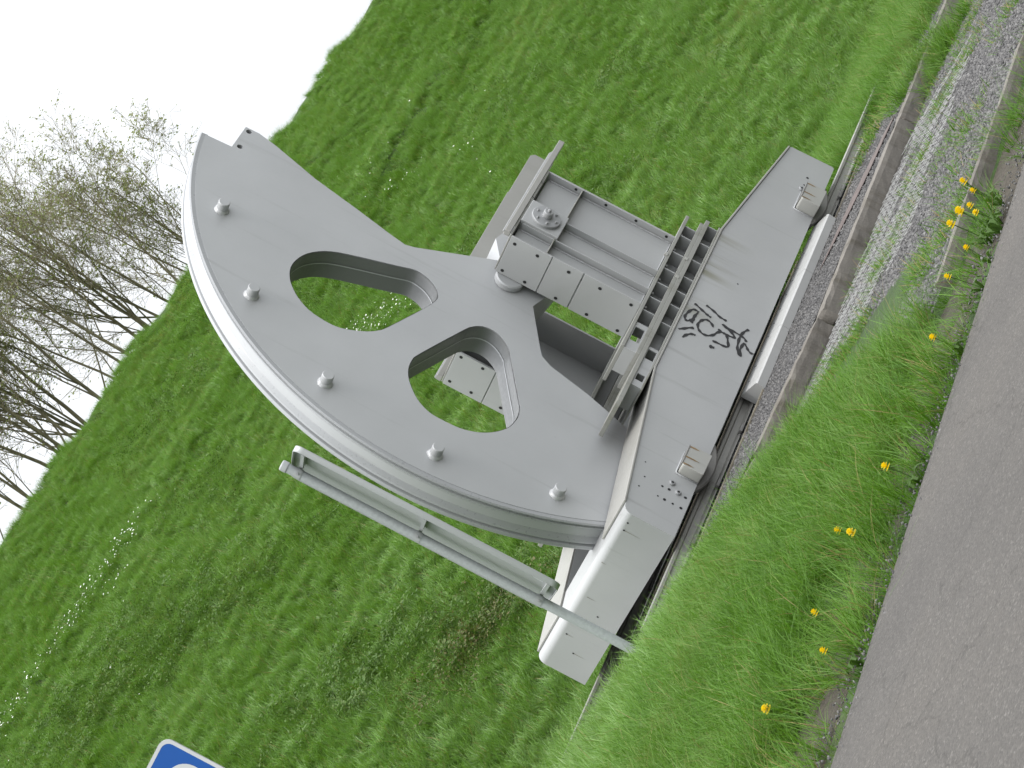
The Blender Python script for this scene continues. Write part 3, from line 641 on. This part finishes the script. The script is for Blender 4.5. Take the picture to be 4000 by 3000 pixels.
for z in (1.00, 2.02, 3.03):
    b = MB(); b.tube([(0, 0, z-.03), (0, 0, z+.03)], .0415, 24, False); c = L_(b, 'clamp', M_SIGNBACK, 0, True)
    b = MB(); vs = []
    for a_, d_ in ((-.41, .045), (.02, .045), (.02, .093), (-.41, .093)): vs += [pp(a_, d_, z-.014), pp(a_, d_, z+.014)]
    b.add(vs, [(0, 2, 3, 1), (2, 4, 5, 3), (4, 6, 7, 5), (6, 0, 1, 7), (0, 6, 4, 2), (1, 3, 5, 7)]); L_(b, 'stiffener_rail', M_SIGNBACK, 0, False)
    b = MB(); q = Vector((0, 0, z)); e = Vector((-fw.x, -fw.y, 0)).normalized()
    b.tube([q + e*.045, q + e*.066], .010, 6); L_(b, 'clamp_bolt', M_BOLT)

# ------------------------------------------------------------------ blue parking sign, its lower part below the picture
corner = CAM + (fw + rt*(637.4-2000)/9365.25 - up*(2873.4-1500)/9365.25)*11.5       # top right corner of the plate
corner = Vector((round(corner.x, 3), round(corner.y, 3), round(corner.z, 3)))
ax = Vector((.62, -.784, 0)); nn = Vector((-.784, -.62, 0))                            # plate runs along ax, faces nn
SW, SH = .60, .90
org = corner - ax*SW - Vector((0, 0, SH))
bs = thing('parking_sign', 'blue road sign with white rounded border at the lower left corner', 'sign', (org + ax*SW/2) * 1)
bs.location = (org.x+ax.x*SW/2, org.y+ax.y*SW/2, -.3)
def sp(a, z, d): q = org + ax*a + nn*d + Vector((0, 0, z)) - Vector(bs.location); return tuple(q)
def flat(loops, d, th=None):
    fp = [q for l in loops for q in l]; tr = tessellate_polygon([[Vector((x, z, 0)) for x, z in l] for l in loops]); b = MB()
    return b.add([sp(x, z, d) for x, z in fp], [tuple(q) for q in tr])
ol = rnd([(0, 0), (SW, 0), (SW, SH), (0, SH)], .055, 8); il = rnd([(.018, .018), (SW-.018, .018), (SW-.018, SH-.018), (.018, SH-.018)], .042, 8)
n = len(ol); b = MB(); b.add([sp(x, z, 0) for x, z in ol] + [sp(x, z, -.012) for x, z in ol], [tuple(range(n)), tuple(2*n-1-i for i in range(n))] + [(i, n+i, n+(i+1) % n, (i+1) % n) for i in range(n)])
b.build('plate', M_SIGNBACK, bs)
flat([ol, il[::-1]], .0015).build('border', M_WHITE, bs); flat([il], .001).build('blue_field', M_BLUE, bs)
bo = rnd([(.16, .18), (.27, .18), (.27, .40), (.54, .40), (.54, .80), (.16, .80)], [.005, .005, .005, .16, .10, .005], 8)
bi = rnd([(.27, .49), (.43, .49), (.43, .69), (.27, .69)], [.005, .08, .08, .005], 8)
flat([bo, bi[::-1]], .0025).build('letter', M_WHITE, bs)
b = MB(); c0 = org + ax*SW/2 - nn*.05 - Vector(bs.location); b.tube([(c0.x, c0.y, -.1), (c0.x, c0.y, org.z+SH+.25-.35)], .03, 18, False); b.build('pole', M_GALV, bs, smooth=True)

# ------------------------------------------------------------------ trees behind the crest (pale spring foliage)
def make_tree(name, x, y, h, lean, seed, label, leafy=1.0, stems=3):
    rg = random.Random(seed); z0 = height(x, y) - .3
    t = thing(name, label, 'tree', (x, y, z0), 'bare spring trees behind the embankment crest')
    big, fine, lv = MB(), MB(), MB()
    def leaf(p, s):
        a = Vector((rg.gauss(0, 1), rg.gauss(0, 1), rg.gauss(0, .6))).normalized(); c = a.orthogonal().normalized()*s*.42; a = a*s
        lv.add([p, p+a*.5+c, p+a, p+a*.5-c], [(0, 1, 2, 3)])
    def branch(p, d, L, r_, lev):
        k = 7 if lev < 2 else 5 if lev < 3 else 3
        pts = [p]; rs = [r_]; cur = p.copy(); dd = d.normalized()
        for i in range(k):
            w_ = .055 if lev < 2 else .16
            dd = (dd + Vector((rg.gauss(0, w_), rg.gauss(0, w_), rg.gauss(0, w_*.6) + (.045 if lev < 3 else .02)))).normalized()
            cur = cur + dd*L/k; pts.append(cur.copy()); rs.append(r_*(1-.72*(i+1)/k) + .002)
        (big if lev < 2 else fine).tube(pts, rs, 6 if lev < 2 else 3, False)
        if lev >= 4 or L < .25: 
            for q_ in range(1):
                if rg.random() < 1.1*leafy: leaf(pts[-1], rg.uniform(.05, .10))
                if rg.random() < .75*leafy: leaf(pts[len(pts)//2], rg.uniform(.05, .09))
            return
        nb = [7, 7, 6, 4][lev]
        for i in range(nb):
            f_ = rg.uniform(.18 if lev else .25, 1.0); j = min(k-1, int(f_*k)); q = pts[j].lerp(pts[j+1], f_*k-j)
            ax_ = (pts[j+1]-pts[j]).normalized(); o = ax_.orthogonal().normalized(); o = Matrix.Rotation(rg.uniform(0, 2*math.pi), 3, ax_) @ o
            ang = R(rg.uniform(16, 42) if lev < 2 else rg.uniform(22, 60)); nd = ax_*math.cos(ang) + o*math.sin(ang)
            branch(q, nd, L*rg.uniform(.36, .66)*(1.15-.5*f_), max(.003, rs[j]*rg.uniform(.30, .55)), lev+1)
    for s in range(stems):
        a = rg.uniform(0, 2*math.pi); sp_ = .10 + .20*rg.random()
        branch(Vector((rg.uniform(-.25, .25), rg.uniform(-.25, .25), 0)), Vector((lean + sp_*math.cos(a), .5*sp_*math.sin(a), 1)), h*rg.uniform(.70, .92), rg.uniform(.042, .075)*h/9, 0)
    big.build('trunk', M_BARK, t, smooth=True)
    c = fine.build('crown', M_TWIG, t); lv.build('leaves', M_TREELEAF, c)
    return t
TREES = [(17.2, 27.0, 6.2, .0, 3, 1.2, 'small bushy budding tree at the left edge of the crest'), (18.7, 27.6, 6.8, .04, 3, 1.1, 'second small tree from the left edge of the crest'),
         (20.2, 27.4, 7.0, .05, 3, .9, 'third small tree from the left edge of the crest'),
         (22.4, 27.8, 8.2, .10, 4, 1.3, 'taller tree standing right of the three small ones on the crest'),
         (24.1, 28.4, 9.2, .08, 4, 1.5, 'yellowish budding tree with the densest foliage behind the crest'),
         (25.7, 27.8, 9.8, .10, 3, 1.2, 'tall bare tree with several thick trunks behind the crest'),
         (27.5, 28.6, 9.6, .18, 3, .55, 'nearly leafless tree leaning right behind the crest'),
         (29.4, 29.2, 9.0, .16, 3, .5, 'tall bare tree with a dark trunk left of the sheave rim'),
         (31.6, 29.6, 7.6, .16, 3, 1.0, 'rightmost budding tree partly hidden by the sheave rim')]
for i, (x, y, h, ln, st, lf_, lab) in enumerate(TREES): make_tree('spring_tree', x, y, h, ln, 40+i, lab, lf_, st)

# ------------------------------------------------------------------ grass, weeds, stones (scattered)
def blade(mb, base, ang, L, wd, lean, curl, seg=3):
    d = Vector((math.cos(ang), math.sin(ang), 0)); s = Vector((-d.y, d.x, 0)); vs = []
    for i in range(seg+1):
        t = i/seg; out = lean*t + curl*t*t; zz = t*(1-.35*curl*t); p = base + (d*out + Vector((0, 0, zz)))*L; ww = wd*(1-t)**.7*.5
        if i < seg: vs += [p-s*ww, p+s*ww]
        else: vs.append(p)
    fs = [(2*i, 2*i+1, 2*i+3, 2*i+2) for i in range(seg-1)] + [(2*seg-2, 2*seg-1, 2*seg)]
    mb.add(vs, fs)
def tuft(seed, n, rad, L0, L1, wd, mats, curl=.6, dry=.04, lean=.35, comb=0):
    rg = random.Random(seed); mb = MB(); t0 = .12 + .76*((seed*.37) % 1)
    for i in range(n):
        a = rg.uniform(0, 2*math.pi); rr = rad*math.sqrt(rg.random()); mb.cur = 1 if rg.random() < dry else 0; mb.t = max(.01, min(.99, t0 + rg.gauss(0, .12)))
        blade(mb, Vector((rr*math.cos(a), rr*math.sin(a), -.02)), (comb*rg.gauss(0, .55) + (1-comb)*(a+rg.gauss(0, .9))), rg.uniform(L0, L1), wd*rg.uniform(.7, 1.3), rg.uniform(0, lean), rg.uniform(.05, curl))
    o = bpy.data.objects.new('tuft', mb.mesh('tuft', mats, True)); return o
def leafy(seed, n, rad, h, size, mat):
    rg = random.Random(seed); mb = MB()
    for i in range(n):
        mb.t = rg.random(); p = Vector((rg.gauss(0, rad), rg.gauss(0, rad), rg.uniform(.02, h))); a = Vector((rg.gauss(0, 1), rg.gauss(0, 1), rg.gauss(.2, .4))).normalized(); s = size*rg.uniform(.6, 1.3)
        c = a.cross(Vector((0, 0, 1))).normalized()*s*.38; mb.add([p, p+a*s*.4+c, p+a*s, p+a*s*.4-c], [(0, 1, 2, 3)])
    return bpy.data.objects.new('leafy', mb.mesh('leafy', mat))
def coll(name, obs):
    c = bpy.data.collections.new(name)
    for o in obs: c.objects.link(o)
    return c
def scatter(name, patch, dens, src, s0, s1, tilt, seed, label):
    """patch: MB grid; dens: function(x, y) -> points per square metre."""
    o = patch.build(name, M_GROUND); me = o.data
    at = me.attributes.new('dens', 'FLOAT', 'POINT'); at.data.foreach_set('value', [max(0, dens(v.co.x, v.co.y)) for v in me.vertices])
    ng = bpy.data.node_groups.new(name, 'GeometryNodeTree')
    ng.interface.new_socket('Geometry', in_out='INPUT', socket_type='NodeSocketGeometry'); ng.interface.new_socket('Geometry', in_out='OUTPUT', socket_type='NodeSocketGeometry')
    A = ng.nodes.new; L = ng.links.new
    gi, go_ = A('NodeGroupInput'), A('NodeGroupOutput'); dp = A('GeometryNodeDistributePointsOnFaces'); na = A('GeometryNodeInputNamedAttribute'); na.data_type = 'FLOAT'; na.inputs['Name'].default_value = 'dens'
    ip = A('GeometryNodeInstanceOnPoints'); ci = A('GeometryNodeCollectionInfo'); ci.inputs['Collection'].default_value = src; ci.inputs['Separate Children'].default_value = True; ci.inputs['Reset Children'].default_value = True
    rv = A('FunctionNodeRandomValue'); rv.data_type = 'FLOAT_VECTOR'; rv.inputs['Min'].default_value = (-tilt, -tilt, 0); rv.inputs['Max'].default_value = (tilt, tilt, 6.2832); rv.inputs['Seed'].default_value = seed+1
    sv = A('FunctionNodeRandomValue'); sv.data_type = 'FLOAT'; sv.inputs[2].default_value = s0; sv.inputs[3].default_value = s1; sv.inputs['Seed'].default_value = seed+2
    dp.inputs['Seed'].default_value = seed; ip.inputs['Pick Instance'].default_value = True
    L(gi.outputs[0], dp.inputs['Mesh']); L(na.outputs['Attribute'], dp.inputs['Density']); L(dp.outputs['Points'], ip.inputs['Points']); L(ci.outputs[0], ip.inputs['Instance'])
    L(rv.outputs[0], ip.inputs['Rotation']); L(sv.outputs[1], ip.inputs['Scale']); L(ip.outputs[0], go_.inputs[0])
    md = o.modifiers.new('scatter', 'NODES'); md.node_group = ng
    return tag(o, label, label.split()[-1] if False else None, kind='stuff')

T_SLOPE = coll('slope_tufts', [tuft(100+i, 30, .12, .11, .27, .0078, [M_GRASS, M_DRY], 1.1, .02, .8, 1 if i < 4 else 0) for i in range(7)])
T_VERGE = coll('verge_tufts', [tuft(200+i, 30, .085, .12, .32, .0062, [M_VERGE, M_DRY], 1.1, .035, .6, 1 if i < 3 else 0) for i in range(6)])
T_LONG = coll('long_tufts', [tuft(300+i, 38, .07, .25, .48, .0060, [M_VERGE, M_DRY], 1.0, .10, .5) for i in range(4)])
T_SHORT = coll('sparse_weeds', [tuft(400+i, 16, .05, .04, .12, .005, [M_VERGE, M_DRY], .8, .15, .7) for i in range(3)])
T_WEED = coll('weed_leaves', [leafy(500+i, 60, .09, .20, .038, M_WEED) for i in range(3)])
T_BRAM = coll('bramble_leaves', [leafy(600+i, 60, .12, .26, .036, M_BRAMBLE) for i in range(3)])

TILE = .70
def sward(seed, shear):
    """A square of turf following the slope, built of combed tufts."""
    rg = random.Random(seed); mb = MB()
    for i in range(132):
        bx, by = rg.uniform(-.5, .5)*TILE*1.04, rg.uniform(-.5, .5)*TILE*1.04; z = shear*by - .02
        t0 = rg.random(); d0 = rg.uniform(0, 2*math.pi); comb = rg.random() < .7; sc_ = rg.uniform(.7, 1.35); up_ = rg.random() < .15
        for k in range(rg.randint(20, 30)):
            a = rg.uniform(0, 2*math.pi); rr = .075*math.sqrt(rg.random()); mb.cur = 1 if rg.random() < .02 else 0; mb.t = max(.01, min(.99, t0+rg.gauss(0, .12)))
            px_, py_ = bx+rr*math.cos(a), by+rr*math.sin(a)
            blade(mb, Vector((px_, py_, shear*py_-.02)), d0+rg.gauss(0, .5) if comb else a+rg.gauss(0, .9), rg.uniform(.08, .20)*sc_, .0072*rg.uniform(.7, 1.35), rg.uniform(0, .35 if up_ else .75), rg.uniform(.1, 1.1))
    return bpy.data.objects.new('sward', mb.mesh('sward', [M_GRASS, M_DRY], True))
T_SWARD = coll('swards', [sward(800+i, .53) for i in range(9)])
def tiles(name, pts, src, label, seed):
    me = bpy.data.meshes.new(name); me.from_pydata(pts, [], []); o = bpy.data.objects.new(name, me); COL.objects.link(o)
    ng = bpy.data.node_groups.new(name, 'GeometryNodeTree'); ng.interface.new_socket('Geometry', in_out='INPUT', socket_type='NodeSocketGeometry'); ng.interface.new_socket('Geometry', in_out='OUTPUT', socket_type='NodeSocketGeometry')
    A = ng.nodes.new; L = ng.links.new; gi, go_ = A('NodeGroupInput'), A('NodeGroupOutput'); ip = A('GeometryNodeInstanceOnPoints'); ci = A('GeometryNodeCollectionInfo')
    ci.inputs['Collection'].default_value = src; ci.inputs['Separate Children'].default_value = True; ci.inputs['Reset Children'].default_value = True; ip.inputs['Pick Instance'].default_value = True
    L(gi.outputs[0], ip.inputs['Points']); L(ci.outputs[0], ip.inputs['Instance']); L(ip.outputs[0], go_.inputs[0]); o.modifiers.new('tiles', 'NODES').node_group = ng
    return tag(o, label, kind='stuff')
def slope_keep(x, y):
    xl = -2.5 + (y-2.3)*.62; xr = 16 + (y-2.3)*.97
    return xl < x < xr and y < crest_y(x)+1.2
rg = random.Random(3); tp = []
for j in range(36):
    for i in range(70):
        x, y = -4+(i+.5*(j % 2))*TILE*.97+rg.uniform(-.05, .05), 2.75+TILE*.5+j*TILE*.97+rg.uniform(-.05, .05)
        if slope_keep(x, y) and y < crest_y(x)-.15: tp.append((x, y, height(x, y)))
        elif slope_keep(x, y) and y < crest_y(x)+.5: tp.append((x, y, height(x, y)-.24))
tiles('embankment_grass', tp, T_SWARD, 'mown green grass covering the embankment slope', 1)
scatter('embankment_herbs', grid(fl(0, 22, 60), fl(3, 20, 50), height, slope_keep), lambda x, y: 16*max(0, noise.noise((x*.45, y*.45, 11))-.15)*2 + 30*math.exp(-((x-7.5)**2/2.5+(y-14.6)**2/3)) + 45*math.exp(-((x-3.7)**2/.5+(y-7.5)**2/1.2)), T_WEED, .6, 1.3, .3, 21, 'broad leaved weeds growing among the embankment grass')
scatter('bramble_patch', grid(fl(1.5, 4.6, 24), fl(4, 6.2, 18), height), lambda x, y: 60*math.exp(-((x-2.9)**2/.55+(y-5.2)**2/.30)), T_BRAM, .6, 1.1, .3, 22, 'brownish bramble patch in the grass behind the carriage end')
VL = [(-6, -3.0), (-5.3, -2.9), (-4.9, -2.6), (-3.9, -2.0), (-3.2, -1.7), (-2.6, -1.5), (-1.7, -1.35), (-.8, -1.35), (0, -1.25), (1.2, -1.05), (2.2, -.6), (3.0, -.2)]
def verge_lim(y):
    for (a, b), (c, d) in zip(VL, VL[1:]):
        if a <= y <= c: return b+(d-b)*(y-a)/(c-a)
    return VL[-1][1]
def verge_d(x, y):
    # solid grass on the left; it stops raggedly at the gravel and thins to bare soil near the road
    lim = verge_lim(y) + .28*noise.noise((x*.6, y*1.9, 6)) + .15*noise.noise((x*2, y*5, 7))
    d = smoothstep(lim+.12, lim-.18, x)
    d *= 1 - .97*smoothstep(-4.35, -5.15, y + .5*noise.noise((x*1.1, y*.6, 2)))
    return d
scatter('verge_grass', grid(fl(-11, 1.5, 72), fl(-5.9, 3.0, 56), height), lambda x, y: 440*verge_d(x, y)*(1-smoothstep(-2.8, -.6, y + .5*noise.noise((x, y, 5))))*(1 if x > -8.9+(y+5.9)*.81 else 0), T_VERGE, .65, 1.15, .25, 31, 'lush green grass on the roadside verge')
scatter('roadside_tufts', grid(fl(-9, 4, 120), fl(-5.86, -4.75, 16), height), lambda x, y: 130*max(0, noise.noise((x*1.3, y*1.5, 5))+.02)*(1-.85*smoothstep(-3.2, -2.2, x)) + 14*smoothstep(-3.0, -4.0, x) + 60*math.exp(-((x+2.6)**2/.12+(y+5.55)**2/.03)) + 40*math.exp(-((x+.6)**2/.5+(y+5.2)**2/.02)), T_LONG, .5, .85, .35, 32, 'long arching grass tufts along the road edge')
scatter('gravel_weeds', grid(fl(-2.2, 9, 80), fl(-4.9, -1.62, 30), height), lambda x, y: 330*max(0, noise.noise((x*1.25, y*1.6, 14))-.04) + 420*math.exp(-((y+2.7-.05*x)**2/.05))*max(0, noise.noise((x*1.9, 0, 4))+.25) + 60*smoothstep(4.2, 6, x)*max(0, noise.noise((x, y, 1))+.35), T_SHORT, .7, 1.5, .3, 33, 'sparse weeds sprouting through the gravel strip')
scatter('kerb_grass_clump', grid(fl(4.6, 9.0, 40), fl(-2.5, .2, 26), height), lambda x, y: 260*math.exp(-((x-5.75)**2/.22+(y+1.55)**2/.10)) + 60*smoothstep(6.5, 7.6, x)*smoothstep(-1.4, -.9, y), T_VERGE, .8, 1.2, .3, 34, 'tall grass clump leaning over the concrete kerb')
def toe_d(x, y):
    a = smoothstep(2.3, 2.75, y) + smoothstep(6.2, 7.3, x + .5*(y-.6) + .35*noise.noise((x, y, 3)))*smoothstep(-1.3, -.75, y) + smoothstep(-.1, -.5, x)*smoothstep(.8, 1.2, y)
    return min(1, a)*smoothstep(3.0, 6.5, x + 1.2*noise.noise((x*.8, y*.8, 8)))

scatter('meadow_grass', grid(fl(-9, 8.0, 90), fl(-3.2, 3.0, 40), height), lambda x, y: 240*max(verge_d(x, y)*smoothstep(-2.8, -.6, y + .5*noise.noise((x, y, 5))), smoothstep(2.2, 2.6, y))*(1 if x > -8.9+(y+5.9)*.81 and y < 2.9 else 0), T_SLOPE, .7, 1.15, .3, 37, 'mixed grass between the verge and the foot of the embankment')
scatter('toe_grass', grid(fl(-2.5, 17.5, 80), fl(-1.3, 3.4, 30), height), lambda x, y: 230*toe_d(x, y)*(1 if y < 2.85 else 0), T_VERGE, .8, 1.25, .3, 35, 'long grass at the foot of the embankment')
scatter('rail_side_grass', grid(fl(5.2, 8.5, 40), fl(-1.2, .9, 26), height), lambda x, y: 120*math.exp(-((y+.30)**2/.06))*smoothstep(5.1, 5.8, x), T_SHORT, 1.0, 2.0, .3, 36, 'thin grass and dry stalks beside the front rail')
# stones
def stone(seed, s):
    bm = bmesh.new(); bmesh.ops.create_icosphere(bm, subdivisions=1, radius=s)
    rg = random.Random(seed); k = Vector((rg.uniform(.7, 1.3), rg.uniform(.7, 1.2), rg.uniform(.5, .9)))
    for v in bm.verts: v.co = Vector((v.co.x*k.x, v.co.y*k.y, v.co.z*k.z))*(1+rg.uniform(-.22, .22))
    me = bpy.data.meshes.new('stone'); bm.to_mesh(me); bm.free(); me.materials.append(M_STONE2 if seed % 3 == 0 else M_STONE); return bpy.data.objects.new('stone', me)
M_STONE2 = simple('light_stone', (.145, .141, .138), .85, 0, .4, 33)
T_STONE = coll('stones', [stone(700+i, .0095) for i in range(6)])
scatter('gravel_stones', grid(fl(-2.4, 11, 40), fl(-4.85, -1.6, 16), lambda x, y: -.355), lambda x, y: 1500, T_STONE, .6, 1.7, 3.0, 41, 'loose grey stones of the gravel strip')
scatter('bed_stones', grid(fl(-.1, 8.5, 60), fl(-1.4, 2.4, 60), lambda x, y: -.195), lambda x, y: 1200*(1 if (y < -.11 or -.06 < y < .4) and y > kerb_y(x)+.09 else 0), T_STONE, .5, 1.4, 3.0, 42, 'loose grey stones of the gravel bed under the carriage')
scatter('road_edge_grit', grid(fl(-9, 5, 60), fl(-6.05, -5.4, 8), lambda x, y: -.352), lambda x, y: 420*math.exp(-((y+5.82)**2/.03)), T_STONE, .35, 1.0, 3.0, 43, 'scattered grit along the asphalt edge')

# ------------------------------------------------------------------ daisies on the slope, dandelions by the road
def daisy_src(seed):
    mb = MB(); n = 9
    mb.add([(0, 0, .012)] + [(.020*math.cos(2*math.pi*i/n), .020*math.sin(2*math.pi*i/n), .004) for i in range(n)], [(0, 1+i, 1+(i+1) % n) for i in range(n)])
    mb.v = [(x, y, z+.20) for x, y, z in mb.v]
    return bpy.data.objects.new('daisy', mb.mesh('daisy', M_PETALW))
T_DAISY = coll('daisies', [daisy_src(1)])
def dz(x, y):
    h = height(x, y); line = math.exp(-((h-6.42)/.11)**2)
    d = line*(70*smoothstep(13.2, 11.8, x)*(.35+max(0, noise.noise((x*1.5, 0, 1)))) + 5*smoothstep(18, 20, x)*smoothstep(24, 21, x))
    d += 30*math.exp(-((x-14.5)**2/.25+(y-12.5)**2/.45)) + 9*math.exp(-((x-20.2)**2/.10+(y-14.1)**2/.12)) + 5*math.exp(-((x-19.6)**2/.1+(y-12.5)**2/.1)) + 14*math.exp(-((x-10.7)**2/.1+(y-16.65)**2/.05)) + .03
    return d*5.0
scatter('daisies', grid(fl(6, 24, 150), fl(10, 19, 100), height, slope_keep), dz, T_DAISY, .55, 1.0, .5, 51, 'small white daisies in lines across the embankment grass')

def dandelion():
    t = thing('dandelion', '', 'flower'); rg = random.Random(5)
    st = MB(); st.tube([(0, 0, 0), (.01, 0, .06), (.012, .004, .128)], .003, 5).build('stem', M_WEED, t)
    hd = MB()
    for ring, (n, r_, el) in enumerate(((18, .024, -.15), (17, .024, .25), (14, .022, .65), (9, .019, 1.05))):
        for i in range(n):
            a = 2*math.pi*(i+.5*(ring % 2))/n; c, s_ = math.cos(a), math.sin(a); w_ = .0036; ce, se = math.cos(el), math.sin(el)
            q0 = Vector((.012, .004, .124)); q1 = q0 + Vector((c*ce, s_*ce, se))*r_; sd_ = Vector((-s_, c, 0))*w_
            hd.add([q0-sd_*.3, q0+sd_*.3, q1+sd_, q1-sd_], [(0, 1, 2, 3)])
    hd.build('flower_head', M_PETALY, t)
    lf_ = MB()
    for i in range(7):
        a = 2*math.pi*i/7+rg.uniform(-.3, .3); L = rg.uniform(.07, .12); d = Vector((math.cos(a), math.sin(a), 0)); s = Vector((-d.y, d.x, 0)); vs = []
        for k in range(6):
            q = k/5; wq = (.004+.016*math.sin(q*3.0))*(1 if k % 2 else .55); p = d*L*q + Vector((0, 0, .05*math.sin(q*2.4))); vs += [p-s*wq, p+s*wq]
        lf_.add(vs, [(2*k, 2*k+1, 2*k+3, 2*k+2) for k in range(5)])
    lf_.build('leaves', M_WEED, t)
    return t
DD = [(-2.195, -5.532, 'dandelion nearest the low edging stone, highest of the upper cluster'), (-2.391, -5.66, 'small dandelion just below the highest one of the upper cluster'), (-2.93, -5.86, 'lone dandelion closest to the asphalt beside the upper cluster'),
      (-2.514, -5.62, 'dandelion third down in the upper cluster by the gravel'), (-2.648, -5.715, 'larger dandelion in the middle of the upper cluster'), (-2.472, -5.53, 'dandelion on the gravel side of the upper cluster middle'),
      (-2.718, -5.62, 'dandelion with a gap above it in the upper cluster'), (-3.178, -5.82, 'dandelion on a bent stem below the upper cluster'), (-3.473, -5.85, 'lowest dandelion of the upper roadside row, under an arching grass blade'),
      (-4.066, -5.86, 'single dandelion between the upper row and the long verge'), (-5.1, -5.84, 'tiny dandelion at the asphalt edge by leafy weeds'),
      (-4.999, -5.281, 'left one of the dandelion pair in the middle of the verge'), (-5.369, -5.60, 'right one of the dandelion pair in the middle of the verge'),
      (-5.734, -5.379, 'dandelion deeper in the grass of the lower verge pair'), (-6.332, -5.80, 'dandelion nearer the road of the lower verge pair'), (-6.051, -5.0, 'lowest dandelion deep in the verge grass')]
proto = dandelion()
for i, (x, y, lab) in enumerate(DD):
    o = proto if i == 0 else copy_tree(proto)
    o.location = (x, y, -.40); rg = random.Random(i); s = rg.uniform(.75, 1.05); o.scale = (s, s, s*rg.uniform(1.5, 2.1)); o.rotation_euler = (rg.uniform(-.2, .2), rg.uniform(-.2, .2), rg.uniform(0, 6))
    tag(o, lab, 'flower', 'dandelions along the road edge')

sc.render.resolution_x, sc.render.resolution_y = 1024, 768
